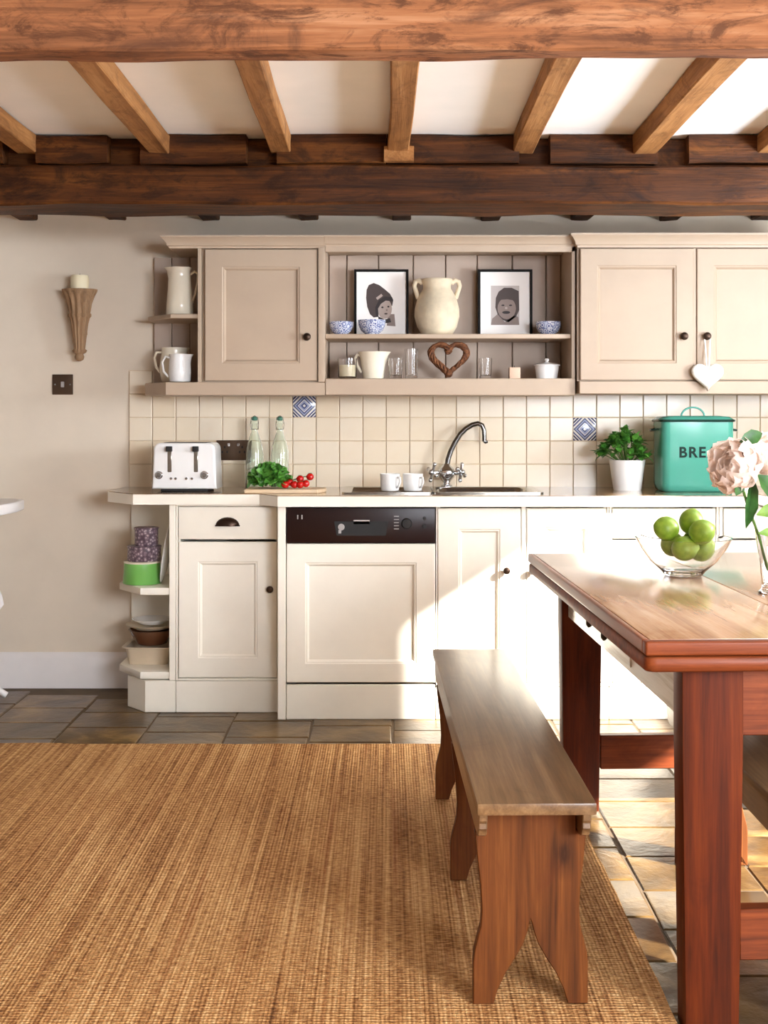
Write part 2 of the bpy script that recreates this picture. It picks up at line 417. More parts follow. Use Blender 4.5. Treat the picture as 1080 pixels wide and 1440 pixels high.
# floor stones, one object each
sv = []
for k in range(5):
    b = new(); w, d = .1606, .1245
    top = [(sx * (w - random.uniform(0, .006)), sy * (d - random.uniform(0, .006))) for sx, sy in ((-1, -1), (1, -1), (1, 1), (-1, 1))]
    A = [(x, y, -.02) for x, y in top]; Bq = [(x, y, -.003 + random.uniform(-.001, .001)) for x, y in top]
    Cq = [(x * .975, y * .97, random.uniform(-.0012, .0005)) for x, y in top]
    loops(b, [A, Bq, Cq]); sv.append(mesh(b, 'floor_stone', 30))
RUGX, RUGY = .588, 4.73
TW, TD = .323, .252
i = 0
for cx in range(-8, 8):
    off = (cx * 37 % 10) / 10 * TD
    x = .665 - TW / 2 + cx * TW
    for cy in range(-1, 18):
        y = 1.75 + off + cy * TD
        if y > DW - TD * .4 or y < 1.8: continue
        if x + TW / 2 < RUGX - .02 and y + TD / 2 < RUGY - .02: continue
        if x > 1.95 and y < 4: continue
        o = piece('stone_tile', sv[i % 5], floor, (x, y, 0), (0, 0, random.choice((0, pi)) + random.uniform(-.008, .008))); i += 1

# backsplash tiles, one object each, parts of the back wall
TP = .106
tv = []
for k in range(4):
    b = new(); h = TP / 2 - .0016
    r = lambda: random.uniform(-.0009, .0009)
    q = [(-h, -h), (h, -h), (h, h), (-h, h)]
    loops(b, [[(x, 0, z) for x, z in q], [(x, -.007 + r() * .4, z) for x, z in q], [(x * .96, -.0085 + r() * .5, z * .96) for x, z in q]])
    tv.append(b)
pat = mesh(tv[0].copy(), 'tile_pattern', 50)
tv = [mesh(q, 'tile_cream', 12) for q in tv]
TX0 = X(182, DW)
b = new(); box(b, TX0 - .002, 2.1, DW - .0035, DW, .86, .909 + 4 * TP); box(b, TX0 - .002, TX0 + TP, DW - .0035, DW, .909 + 4 * TP, .909 + 5 * TP + .002)
ST('grout_bed', b, 'grout', sm=0, parent=wall_back)
for c in range(30):
    for r_ in range(5):
        if r_ == 4 and c > 0: continue
        deco = (c, r_) in ((7, 3), (19, 2))
        o = piece('wall_tile', pat if deco else tv[(c * 7 + r_ * 3) % 4], wall_back, (TX0 + TP * (c + .5), DW - .003, .909 + TP * (r_ + .5)))
        if deco: o['label'] = 'blue and white patterned tile'

# ------------------------------------------------------------------ ceiling timbers
b = new(); hewn(b, XL, XR, 2.60, 2.685, 1.995, CEIL - .002, 0, 160, 6, .006, 3, 5)
o = ST('ceiling_beam', b, 'beam_light', 'heavy orange-brown hewn beam nearest the camera', 28); o.rotation_euler = (0, math.radians(-.33), 0); o.location = (0, 0, 0)
yb0, yb1, zb0 = 4.60, 4.88, 2.007
b = new(); hewn(b, XL, XR, yb0, yb1, zb0, 2.150, 0, 120, 6, .009, 11, 3)
hewn(b, XL, XR, yb0 + .07, yb1, 2.150, CEIL - .002, 0, 60, 4, .002, 5, 3)
xs = [-2.35, -2.22, -1.4, -1.28] + [X(p, yb0) for p in (150, 197, 346, 389, 543, 544, 730, 774, 925, 969)] + [1.62, 1.75]
segs = [XL] + xs + [XR]
for j in range(0, len(segs) - 1, 2):
    hewn(b, segs[j], segs[j + 1], yb0 - .001, yb0 + .08, 2.158, CEIL - .002, 0, 24, 4, .008, 17 + j, 5)
ST('ceiling_beam', b, 'beam_dark', 'dark brown hewn beam over the wall cupboards, split along its length', 28)
for j, (xn, xf, w) in enumerate(((-1.70, -1.72, .078), (-1.29, -1.315, .078), (-.825, -.83, .080), (-.372, -.385, .074), (.052, .042, .078), (.475, .495, .076), (.915, .935, .082), (1.345, 1.385, .078), (1.80, 1.82, .078))):
    b = new(); hewn(b, -w / 2, w / 2, 0, 1.0, 2.196, CEIL - .002, 1, 26, 4, .008, 40 + j * 5, 3)
    y0, y1 = 2.69, yb0 + .03
    for v_ in b.verts:
        u = v_.co.y; v_.co.y = y0 + (y1 - y0) * u; v_.co.x += xn + (xf - xn) * u
    o = ST('joist', b, 'joist', sm=28, parent=ceiling)
b = new(); hewn(b, X(540, 4.58), X(582, 4.58), 4.565, 4.602, Z(227, 4.58), Z(206, 4.58), 0, 6, 3, .003, 9); ST('joist_block', b, 'joist', parent=ceiling)
for j, p in enumerate((40, 165, 297, 435, 565, 690, 815, 940, 1068)):
    b = new(); xx = X(p, DW); hewn(b, xx - .042, xx + .042, yb1 + .005, DW, 2.122, CEIL - .002, 1, 10, 4, .006, 80 + j); ST('joist', b, 'beam_dark', sm=28, parent=ceiling)

# ------------------------------------------------------------------ cupboards
def framed_door(parent, x0, x1, z0, z1, y, mat, name='door', stile=.062, t_=.02, panel=True):
    b = new(); prof = [(0, y + t_), (0, y + .003), (.003, y), (stile - .004, y), (stile, y + .003), (stile + .004, y + .003), (stile + .012, y + .013)]
    rings = [[(x0 + i_, yy, z0 + i_), (x1 - i_, yy, z0 + i_), (x1 - i_, yy, z1 - i_), (x0 + i_, yy, z1 - i_)] for i_, yy in prof]
    loops(b, rings, True, False, False)
    d = P(name, b, mat, parent, sm=25)
    b = new(); i_ = stile + .0122; box(b, x0 + i_, x1 - i_, y + .0125, y + .019, z0 + i_, z1 - i_)
    P('door_panel', b, mat, d, sm=0)
    return d
def slab_front(parent, name, x0, x1, z0, z1, y, mat, t_=.02):
    b = new(); box(b, x0, x1, y, y + t_, z0, z1, .003, 2); return P(name, b, mat, parent)
def knob(parent, x, y, z, r=.015, mat='bronze'):
    b = new(); lathe(b, [(.006, 0), (.0065, .006), (.008, .012), (r * .9, .015), (r, .020), (r * .85, .026), (r * .4, .029), (.0005, .0295)], (x, y, z), 18, 'y')
    return P('knob', b, mat, parent)
def carcass(parent, x0, x1, y0, y1, z0, z1, mat, th=.018):
    b = new()
    box(b, x0, x0 + th, y0, y1, z0, z1); box(b, x1 - th, x1, y0, y1, z0, z1)
    box(b, x0 + th, x1 - th, y1 - .008, y1, z0, z1); box(b, x0 + th, x1 - th, y0, y1 - .008, z0, z0 + th)
    return P('carcass', b, mat, parent, sm=0)
def face_frame(parent, rects, y0, y1, mat):
    b = new()
    for (x0, x1, z0, z1) in rects: box(b, x0, x1, y0, y1, z0, z1, .0015)
    return P('face_frame', b, mat, parent)
WT0, WT1 = .868, .913
# left base cupboard with drawer
t0 = T('base_cabinet', 'cream base cupboard with one drawer over one framed door, beside the open end shelves', 'cupboard', (-.666, 5.5, 0))
xa, xb = -.882, -.449
carcass(t0, xa, xb, DL + .02, DW - .01, .134, WT0 - .001, 'cream')
face_frame(t0, [(xa, -.873, .134, WT0 - .001), (-.457, xb, .134, WT0 - .001), (-.873, -.457, WT0 - .009, WT0 - .001), (-.873, -.457, .134, .143)], DL, DL + .02, 'cream')
dr = slab_front(t0, 'drawer', -.870, -.460, .722, .857, DL - .002, 'cream')
b = new()
cxx, czz = X(320, DL), Z(735, DL)
R_ = []
for k in range(6):                                    # cup pull: half dome
    a = k / 5 * pi / 2; r0 = math.cos(a)
    R_.append([(cxx + .050 * (1 - .25 * (1 - r0)) * math.cos(q), DL - .002 - .024 * math.sin(a) * (.35 + .65 * math.sin(q)), czz - .013 + .036 * r0 * math.sin(q) + 0) for q in [pi * m / 12 for m in range(13)]])
loops(b, R_, False, False, False)
box(b, cxx - .052, cxx + .052, DL - .006, DL - .002, czz - .015, czz - .010)
P('cup_pull', b, 'bronze', dr, 'dark bronze cup pull')
d = framed_door(t0, -.870, -.460, .146, .711, DL - .002, 'cream', stile=.085)
knob(d, X(380, DL), DL - .002, Z(828, DL))
b = new(); box(b, xa, xb, DL + .004, DL + .022, 0, .132, .002); P('plinth', b, 'cream', t0)
# open end shelves
t1 = T('end_shelf_unit', 'cream open corner shelves with a clipped front at the left end of the worktop', 'shelf unit', (-1.02, 5.5, 0))
XE = -.8835
b = new(); box(b, -.9095, XE, DL, DW - .01, .134, WT0 - .001, .002); P('side_panel', b, 'cream', t1)
b = new(); box(b, -1.158, -.910, DW - .03, DW - .012, .134, WT0 - .001); P('back_panel', b, 'cream', t1, sm=0)
shp = [(-.910, DL + .004), (-1.030, DL + .004), (-1.152, 5.44), (-1.152, DW - .031), (-.910, DW - .031)]
for zt in (.519, .169):
    b = new(); prism(b, shp, 'z', zt - .030, zt, .004, 2); P('shelf', b, 'cream', t1)
b = new(); prism(b, [(XE, DL + .004), (-1.010, DL + .004), (-1.105, DL + .115), (-1.105, DW - .02), (XE, DW - .02)], 'z', 0, .133, .002); P('plinth', b, 'cream', t1)
# dishwasher
t2 = T('dishwasher', 'built-in dishwasher with black control panel above a square cream framed door', 'dishwasher', (-.11, 5.45, 0))
xa, xb = -.411, .194
b = new(); box(b, xa + .004, xb - .004, DF + .022, 5.70, .15, WT0 - .02); P('body', b, 'steel_dark', t2, sm=0)
cp = None
b = new(); box(b, xa, xb, DF - .004, DF + .02, .7185, WT0 - .006, .005, 2); cp = P('control_panel', b, 'black_gloss', t2, 'glossy black control panel')
b = new(); box(b, X(497, DF), X(520, DF), DF - .0055, DF - .0041, Z(737, DF), Z(731, DF), .0005); P('badge', b, 'grey_mark', cp, 'small silver name badge')
b = new(); xx = X(470, DF); x2 = X(546, DF); prism(b, [(xx, Z(733, DF)), (x2, Z(733, DF)), (x2 - .01, Z(753, DF)), (xx + .01, Z(753, DF))], 'y', DF - .0055, DF - .0041); P('grip_recess', b, 'black_rubber', cp)
b = new(); lathe(b, [(.014, 0), (.013, .003), (.0005, .0035)], (X(480, DF), DF - .0042, Z(741, DF)), 16, 'y'); box(b, X(476, DF), X(480, DF), DF - .006, DF - .0042, Z(750, DF), Z(745, DF)); P('latch_light', b, 'grey_mark', cp)
b = new(); lathe(b, [(.022, 0), (.021, .010), (.018, .013), (.0005, .0135)], (X(572, DF), DF - .0042, Z(736, DF)), 24, 'y'); box(b, X(571.3, DF), X(572.7, DF), DF - .019, DF - .0175, Z(736, DF), Z(730, DF)); P('programme_dial', b, 'black_rubber', cp)
b = new()
for k in range(5): box(b, X(554, DF), X(561, DF), DF - .0047, DF - .0041, Z(726 + k * 4.4, DF) - .0016, Z(726 + k * 4.4, DF) + .0016)
for k in range(2): box(b, X(418 + k * 6, DF), X(419.5 + k * 6, DF), DF - .0047, DF - .0041, Z(730, DF), Z(724, DF))
P('panel_markings', b, 'grey_mark', cp, sm=0, kind='stuff')
b = new(); lathe(b, [(.010, 0), (.009, .005), (.0005, .0055)], (X(597, DF), DF - .0042, Z(740, DF)), 16, 'y'); P('button', b, 'black_rubber', cp)
b = new(); lathe(b, [(.007, 0), (.006, .004), (.0005, .0045)], (X(597, DF), DF - .0042, Z(729, DF)), 14, 'y'); P('button', b, 'black_rubber', cp)
framed_door(t2, xa, xb, .151, .7155, DF, 'cream', stile=.080)
b = new(); box(b, xa, xb, DF + .004, DF + .02, 0, .142, .002); P('plinth', b, 'cream', t2)
b = new(); box(b, xa - .0365, xa - .003, DF - .001, DW - .01, 0, WT0 - .001, .002); P('end_panel', b, 'cream', t2)
# sink cupboard
def base_unit(label, x0, x1, loc, fronts, stiles):
    t_ = T('base_cabinet', label, 'cupboard', loc)
    carcass(t_, x0, x1, DF + .021, DW - .01, .134, WT0 - .001, 'cream')
    face_frame(t_, stiles, DF, DF + .021, 'cream')
    b = new(); box(b, x0, x1, DF + .004, DF + .022, 0, .132, .002); P('plinth', b, 'cream', t_)
    return t_
t3 = base_unit('cream sink cupboard with two framed doors, right of the dishwasher', .197, .900, (.55, 5.45, 0), None,
    [(.197, .2015, .134, WT0 - .001), (.545, .563, .134, WT0 - .001), (.893, .900, .134, WT0 - .001), (.2015, .545, .134, .148), (.563, .893, .134, .148)])
d = framed_door(t3, .204, .5425, .151, .860, DF - .001, 'cream', stile=.088); knob(d, X(712, DF), DF - .001, Z(802, DF))
d = framed_door(t3, .5655, .890, .151, .860, DF - .001, 'cream', stile=.080); knob(d, X(749, DF), DF - .001, Z(803, DF))
t4 = base_unit('cream base cupboard with wide drawer, standing behind the glass bowl of limes', .902, 1.348, (1.12, 5.45, 0), None,
    [(.902, .912, .134, WT0 - .001), (1.338, 1.348, .134, WT0 - .001), (.912, 1.338, .134, .148)])
dr = slab_front(t4, 'drawer', .915, 1.335, .737, .860, DF - .001, 'cream'); knob(dr, 1.125, DF - .001, .80)
d = framed_door(t4, .915, 1.335, .151, .730, DF - .001, 'cream', stile=.08); knob(d, 1.29, DF - .001, .60)
t5 = base_unit('cream base cupboard at the worktop end, behind the glass vase', 1.350, 1.80, (1.57, 5.45, 0), None,
    [(1.350, 1.364, .134, WT0 - .001), (1.79, 1.80, .134, WT0 - .001), (1.364, 1.79, .134, .148)])
dr = slab_front(t5, 'drawer', 1.367, 1.787, .737, .860, DF - .001, 'cream'); knob(dr, 1.577, DF - .001, .80)
d = framed_door(t5, 1.367, 1.787, .151, .730, DF - .001, 'cream', stile=.08); knob(d, 1.41, DF - .001, .60)
# worktop
t6 = T('worktop', 'long cream-edged kitchen worktop with brown glossy top', 'worktop', (.4, 5.45, WT0))
SX0, SX1, SY0, SY1 = .20, .62, 5.27, 5.62
def wt(bm, z0, z1, g, bev=0):
    left = [(-1.198 + g, DW - .008), (-1.198 + g, 5.42), (-1.054, 5.24 + g), (-.530, 5.24 + g), (-.445, 5.12 + g), (SX0, 5.12 + g), (SX0, DW - .008)]
    prism(bm, left, 'z', z0, z1, bev)
    prism(bm, [(SX0, 5.12 + g), (SX1, 5.12 + g), (SX1, SY0), (SX0, SY0)], 'z', z0, z1, bev)
    prism(bm, [(SX0, SY1), (SX1, SY1), (SX1, DW - .008), (SX0, DW - .008)], 'z', z0, z1, bev)
    prism(bm, [(SX1, 5.12 + g), (1.95, 5.12 + g), (1.95, DW - .008), (SX1, DW - .008)], 'z', z0, z1, bev)
b = new(); wt(b, WT0, WT1 - .003, 0); P('worktop_slab', b, 'worktop_edge', t6, 'thick cream front edge', sm=25)
b = new(); wt(b, WT1 - .003, WT1, .006); P('worktop_surface', b, 'worktop_top', t6, 'brown glossy top surface', sm=25)
# sink
t7 = T('sink', 'stainless steel inset sink with drainer in the worktop below the tap', 'sink', (.3, 5.45, WT1))
b = new()
def rr(x0, x1, y0, y1, r, z):
    o_ = []
    for (cx, cy, a) in ((x1 - r, y1 - r, 0), (x0 + r, y1 - r, pi / 2), (x0 + r, y0 + r, pi), (x1 - r, y0 + r, 3 * pi / 2)):
        o_ += [(cx + r * math.cos(a + k * pi / 8), cy + r * math.sin(a + k * pi / 8), z) for k in range(5)]
    return o_
loops(b, [rr(SX0 + .004, SX1 - .004, SY0 + .004, SY1 - .004, .05, WT1 + .006), rr(SX0 + .012, SX1 - .012, SY0 + .012, SY1 - .012, .05, WT1), rr(SX0 + .03, SX1 - .03, SY0 + .03, SY1 - .03, .06, WT1 - .15), rr(.36, .46, 5.40, 5.49, .04, WT1 - .16)], True, False, True)
loops(b, [rr(SX0 + .004, SX1 - .004, SY0 + .004, SY1 - .004, .05, WT1 + .006), rr(SX0 - .01, SX1 + .03, SY0 - .03, SY1 + .055, .03, WT1 + .006), rr(SX0 - .01, SX1 + .03, SY0 - .03, SY1 + .055, .03, WT1 + .0005)], True, False, False)
P('basin', b, 'steel', t7, sm=50)
b = new(); loops(b, [rr(-.19, SX0 - .012, SY0 - .03, SY1 + .055, .03, WT1 + .0005), rr(-.19, SX0 - .012, SY0 - .03, SY1 + .055, .03, WT1 + .006), rr(-.175, SX0 - .03, SY0 - .01, SY1 + .03, .03, WT1 + .003)])
for k in range(8): tube(b, [(-.15, SY0 + .03 + k * .04, WT1 + .004), (SX0 - .05, SY0 + .03 + k * .04, WT1 + .004)], .003, 6)
P('drainer', b, 'steel', t7, sm=50)
# tap
YT = 5.655; xt = X(628, YT)
zt = WT1 + .0065
t8 = T('tap', 'chrome swan-neck mixer tap with two cross handles behind the sink', 'tap', (xt, YT, zt))
s_ = lambda px, py: (X(px, YT), YT, Z(py, YT))
b = new(); lathe(b, [(.026, 0), (.026, .006), (.018, .010), (.015, .018), (.022, .028), (.036, .044), (.042, .060), (.036, .078), (.020, .092), (.014, .102)], (xt, YT, zt), 26); P('tap_body', b, 'chrome', t8)
pts = [s_(*p) for p in ((628, 660), (630, 646), (634, 634), (640, 622), (647, 611), (655, 603), (664, 597.5), (672, 595.5), (678, 598), (680.5, 605), (681, 613), (681, 621))]
b = new(); tube(b, pts, [.0125, .0122, .012, .0118, .0118, .0116, .0115, .0113, .011, .0105, .0100, .0100], 12)
tube(b, [s_(681, 620), s_(683, 621.5), s_(686, 621)], [.009, .009, .006], 8); P('spout', b, 'steel_dark', t8)
for sgn in (-1, 1):
    c0 = Vector((xt + sgn * .042, YT - .004, zt + .062)); c1 = Vector((xt + sgn * .064, YT - .016, zt + .064))
    b = new(); tube(b, [(xt + sgn * .02, YT, zt + .055), c0, c1], [.012, .012, .009], 10)
    dirv = (c1 - c0).normalized(); u = dirv.orthogonal().normalized(); w = dirv.cross(u)
    for a in (0.4, 0.4 + pi / 2, .4 + pi, .4 + 1.5 * pi):
        e = u * math.cos(a) + w * math.sin(a); tube(b, [c1, c1 + e * .022, c1 + e * .036], [.0075, .007, .0085], 8); ball(b, c1 + e * .038, .010, u=8, v=6)
    ball(b, c1 + dirv * .006, .014, u=10, v=6)
    P('cross_handle', b, 'chrome', t8)

# ------------------------------------------------------------------ wall cupboards
def cornice(bm, xl, xr, yf, yb, z0, z1, lret=True, rret=False):
    prof = [(.002, 0), (.004, .16), (.010, .22), (.013, .42), (.022, .66), (.030, .80), (.034, .86), (.034, 1)]
    rings = []
    for o_, h in prof:
        z = z0 + (z1 - z0) * h
        rings.append([(xl - (o_ if lret else 0), yf - o_, z), (xr + (o_ if rret else 0), yf - o_, z), (xr + (o_ if rret else 0), yb, z), (xl - (o_ if lret else 0), yb, z)])
    loops(bm, rings)
YB = DW - .0135
ZB, ZD0, ZD1, ZT = 1.323, 1.381, 1.950, 2.002
w1 = T('wall_cabinet', 'greige wall cupboard with framed door and open corner shelves at its left end', 'cupboard', (-.62, 5.6, ZB))
xr1 = -.266
b = new(); cornice(b, -.930, xr1 - .001, DU, YB, ZD1, ZT); P('cornice', b, 'greige', w1, sm=25)
b = new(); prism(b, [(xr1 - .001, DU - .006), (-.945, DU - .006), (-1.068, 5.575), (-1.068, YB), (xr1 - .001, YB)], 'z', ZB, ZD0 - .002, .003); P('pelmet', b, 'greige', w1, sm=25)
b = new()
for k in range(3): box(b, -1.055 + k * .0815, -1.055 + (k + 1) * .0815 - .0025, YB - .014, YB, ZD0 - .001, ZD1, .0015)
P('back_board', b, 'greige_back', w1)
b = new(); box(b, -.810, -.794, DU, YB - .001, ZD0 - .002, ZD1, .001); P('divider', b, 'greige', w1)
b = new(); prism(b, [(-.811, DU + .012), (-.928, DU + .012), (-1.055, 5.58), (-1.055, YB - .015), (-.811, YB - .015)], 'z', 1.652, 1.672, .003); P('shelf', b, 'greige', w1)
b = new(); box(b, -.793, -.299, DU + .022, YB - .001, ZD0 - .001, ZD1 - .001); P('carcass', b, 'greige', w1, sm=0)
d = framed_door(w1, X(288, DU), X(446, DU), ZD0 + .004, Z(350.5, DU), DU - .002, 'greige', stile=.078); knob(d, X(432, DU), DU - .002, Z(474, DU), .017)
b = new(); box(b, -.2955, xr1 - .001, DU - .010, YB - .001, ZD0 - .001, ZD1 + .004, .003, 2); P('stile', b, 'greige', w1)
w2 = T('display_shelf', 'greige open wall shelf with boarded back between the wall cupboards', 'shelf unit', (.27, 5.6, ZB))
xl2, xr2 = xr1, .800
b = new(); box(b, xl2, xr2, DU - .006, YB, ZB, ZD0 + .014, .003); P('base_rail', b, 'greige', w2)
b = new(); box(b, xl2, xr2, DU, DU + .022, 1.935, ZT - .03, .002); cornice(b, xl2, xr2, DU, DU + .03, ZT - .045, ZT, False); P('top_rail', b, 'greige', w2, sm=25)
b = new(); box(b, xl2, xr2, DU + .022, YB, 1.962, 1.98); P('top_board', b, 'greige', w2, sm=0)
b = new(); box(b, X(803.5, DU), xr2, DU, YB, ZD0 + .014, 1.962, .002); P('side_panel', b, 'greige', w2)
joints = [xl2] + [X(p, DW - .03) for p in (487.5, 532, 581, 626.5, 671, 720.5, 768)] + [X(803.5, DU) - .0005]
for a, c in zip(joints, joints[1:]):
    b = new(); box(b, a + .0018, c - .0018, YB - .014, YB - .001, ZD0 + .0145, 1.9615, .003); P('back_board', b, 'greige_back', w2)
b = new(); box(b, xl2 + .0005, X(803.5, DU) - .0005, DU + .015, YB - .015, Z(476, DU + .015), Z(469.5, DU + .015), .003, 2); P('shelf', b, 'greige', w2)
w3 = T('wall_cabinet', 'pale greige double wall cupboard at the right with a white heart hanging on it', 'cupboard', (1.35, 5.6, ZB))
xl3, xr3 = .806, 1.84
b = new(); cornice(b, xl3, xr3, DR, DR + .036, ZD1 - .002, ZT + .004); box(b, xl3, xr3, DR + .036, YB, ZD1 - .002, ZT + .002); P('cornice', b, 'greige', w3, sm=25)
b = new(); box(b, xl3 + .006, xr3, DR - .004, YB, ZB + .005, ZD0 + .002, .003); P('pelmet', b, 'greige', w3)
b = new(); box(b, xl3, xr3, DR + .020, YB, ZD0 + .003, ZD1 - .003); P('carcass', b, 'greige', w3, sm=0)
d1 = framed_door(w3, X(816, DR), X(975, DR), ZD0 + .006, Z(349.5, DR), DR - .002, 'greige', stile=.075); knob(d1, X(961, DR), DR - .002, Z(473, DR), .017)
d2 = framed_door(w3, X(980, DR), X(980, DR) + .505, ZD0 + .006, Z(349.5, DR), DR - .002, 'greige', stile=.075); knob(d2, X(993, DR), DR - .002, Z(473, DR), .017)
b = new(); box(b, X(975.6, DR), X(979.4, DR), DR + .006, DR + .019, ZD0 + .004, ZD1 - .004); P('stile', b, 'greige', w3)

# ------------------------------------------------------------------ things on the wall shelves
def jug(name, label, c, prof, hpts, hr, mat, spout=None, seg=28, group=None, tilt=0):
    t_ = T(name, label, 'jug', c, group)
    b = new()
    H = max(h for r, h in prof)
    def rmod(a, h):
        if spout is None: return 1
        k = max(0, (h / H - .72) / .28); dd = math.cos(a - spout[0]); return 1 + spout[1] * k * max(0, dd) ** 10
    inner = [(r - .004, h) for r, h in reversed(prof[1:])] + [(prof[0][0] - .004, prof[0][1] + .006)]
    lathe(b, prof + inner, c, seg, 'z', rmod); P('body', b, mat, t_, sm=60)
    b = new(); tube(b, [(c[0] + x, c[1] + y, c[2] + z) for x, y, z in hpts], hr, 10); P('handle', b, mat, t_, sm=60)
    return t_
zs = 1.6728
yA = 5.52
xq = X(253, yA)
jug('tall_jug', 'tall cream enamel jug on the upper corner shelf', (xq, yA, zs), [(.056, 0), (.060, .004), (.058, .05), (.053, .11), (.048, .16), (.047, .195), (.054, .208)],
    [(.044, 0, .178), (.066, -.005, .192), (.080, -.005, .180), (.078, -.005, .140), (.066, -.005, .090), (.053, 0, .055)], .006, 'cream_ceramic', (pi, .32))
zl = ZD0 + .0008
yq = 5.62; xq = X(245, yq)
jug('jug', 'cream jug with gold-toned rim standing behind the white jug', (xq, yq, zl), [(.050, 0), (.058, .01), (.066, .06), (.060, .11), (.054, .135), (.058, .155)],
    [(-.052, 0, .135), (-.078, 0, .135), (-.088, 0, .11), (-.080, 0, .07), (-.062, 0, .045)], .006, 'cream_ceramic', (0, .2))
yq = 5.478; xq = X(253, yq)
jug('jug', 'small white jug in front of the cream jug on the lower corner shelf', (xq, yq, zl), [(.042, 0), (.046, .006), (.049, .04), (.047, .08), (.043, .108), (.046, .120)],
    [(-.042, 0, .105), (-.062, -.004, .110), (-.076, -.004, .085), (-.070, -.004, .045), (-.050, 0, .022)], .005, 'white_ceramic', (0, .32))

zsh = Z(469.5, DU + .015)
def frame(px0, px1, py0, pos, label, kind):
    y = 5.66; x0, x1 = X(px0, y), X(px1, y); z0, z1 = zsh + .0005, Z(py0, y)
    t_ = T('picture_frame', label, 'picture', ((x0 + x1) / 2, y, z0))
    fw = .011; b = new()
    for (a0, a1, c0, c1) in ((x0, x0 + fw, z0, z1), (x1 - fw, x1, z0, z1), (x0 + fw, x1 - fw, z0, z0 + fw), (x0 + fw, x1 - fw, z1 - fw, z1)):
        box(b, a0, a1, y - .010, y + .010, c0, c1, .001)
    P('frame', b, 'frame_black', t_, 'thin black frame')
    b = new(); box(b, x0 + fw, x1 - fw, y - .001, y + .004, z0 + fw, z1 - fw); P('mount', b, 'paper', t_, 'pale paper mount', sm=0)
    def U(u, v): return (x0 + u * (x1 - x0), z1 - v * (z1 - z0))
    def shape(name, mat, pts, k, par):
        b = new(); prism(b, [U(*p) for p in pts], 'y', y - .0014 - .0003 * k, y - .001); return P(name, b, mat, par, sm=0)
    def ell(cu, cv, ru, rv, a0=0, a1=2 * pi, n=20): return [(cu + ru * math.cos(a0 + (a1 - a0) * i / n), cv + rv * math.sin(a0 + (a1 - a0) * i / n)) for i in range(n if a1 - a0 > 6 else n + 1)]
    if kind == 0:
        ph = shape('photo_print', 'paper', [(.2, .2), (.82, .2), (.82, .83), (.2, .83)], 0, t_); ph['label'] = 'black and white photograph of a baby in a knitted hat'
        shape('clothing', 'print_mid', [(.62, .66), (.74, .66), (.76, .84), (.60, .83)], 1, ph)
        shape('hat', 'print_dark', [(.23, .30), (.27, .23), (.36, .20), (.46, .23), (.56, .29), (.66, .36), (.72, .45), (.70, .54), (.62, .50), (.52, .47), (.45, .52), (.43, .60), (.44, .70), (.36, .71), (.29, .66), (.24, .55), (.22, .42)], 1, ph)
        shape('face', 'print_light', ell(.56, .58, .135, .15), 2, ph)
        shape('hat_band', 'print_darker', [(.40, .70), (.39, .56), (.45, .46), (.56, .40), (.70, .41), (.72, .47), (.58, .46), (.49, .51), (.44, .58), (.45, .70)], 3, ph)
        shape('hat_flower', 'print_light', [(.40, .42), (.50, .36), (.53, .39), (.43, .45)], 4, ph)
        shape('eye', 'print_darker', ell(.52, .56, .022, .014, n=8), 3, ph); shape('eye', 'print_darker', ell(.63, .55, .02, .014, n=8), 3, ph)
        shape('nose', 'print_mid', ell(.60, .60, .018, .016, n=8), 3, ph); shape('mouth', 'print_dark', ell(.585, .655, .032, .012, n=10), 3, ph)
        shape('chin_shadow', 'print_darker', [(.44, .69), (.56, .74), (.66, .72), (.68, .78), (.54, .80), (.45, .76)], 2, ph)
    else:
        ph = shape('photo_print', 'print_grey', [(.24, .24), (.76, .24), (.76, .82), (.24, .82)], 0, t_); ph['label'] = 'sepia photograph of a smiling baby in a woolly hat'
        shape('clothing', 'print_mid', [(.24, .82), (.26, .73), (.36, .66), (.50, .78), (.64, .68), (.74, .70), (.76, .82)], 1, ph)
        shape('hood', 'print_dark', [(.32, .56), (.33, .42), (.38, .33), (.48, .27), (.62, .27), (.75, .32), (.76, .60), (.70, .70), (.56, .78), (.44, .74), (.36, .66)], 1, ph)
        shape('face', 'print_mid', ell(.53, .575, .17, .16), 2, ph)
        shape('hat_brim', 'print_dark', [(.34, .50), (.40, .45), (.54, .44), (.68, .46), (.73, .52), (.72, .40), (.60, .33), (.44, .34), (.36, .41)], 3, ph)
        shape('eye', 'print_darker', ell(.46, .53, .03, .012, n=8), 3, ph); shape('eye', 'print_darker', ell(.60, .53, .03, .012, n=8), 3, ph)
        shape('nose', 'print_light', ell(.52, .57, .025, .018, n=8), 3, ph); shape('mouth', 'print_darker', ell(.52, .635, .075, .022, n=12), 3, ph)
frame(498, 574.5, 379, 0, 'black-framed photograph of a baby in a pointed hat, left of the urn', 0)
frame(672, 748.5, 379, 1, 'black-framed photograph of a smiling baby, right of the urn', 1)
# urn
yu = 5.585; xu = X(614.5, yu)
t_ = T('urn', 'sand-coloured two-handled clay urn between the two framed photographs', 'urn', (xu, yu, zsh))
b = new(); pr = [(.058, 0), (.068, .006), (.088, .040), (.099, .085), (.098, .120), (.088, .160), (.072, .192), (.062, .208), (.061, .222), (.068, .236), (.070, .248), (.066, .252), (.058, .248), (.055, .215), (.068, .185)]
lathe(b, pr, (xu, yu, zsh + .0005), 32); P('body', b, 'urn_clay', t_, sm=60)
for s in (-1, 1):
    b = new(); tube(b, [(xu + s * a, yu, zsh + h) for a, h in ((.064, .236), (.080, .246), (.095, .240), (.100, .222), (.094, .202), (.086, .180), (.082, .165))], [.012, .012, .011, .010, .010, .011, .010], 10); P('handle', b, 'urn_clay', t_, sm=60)
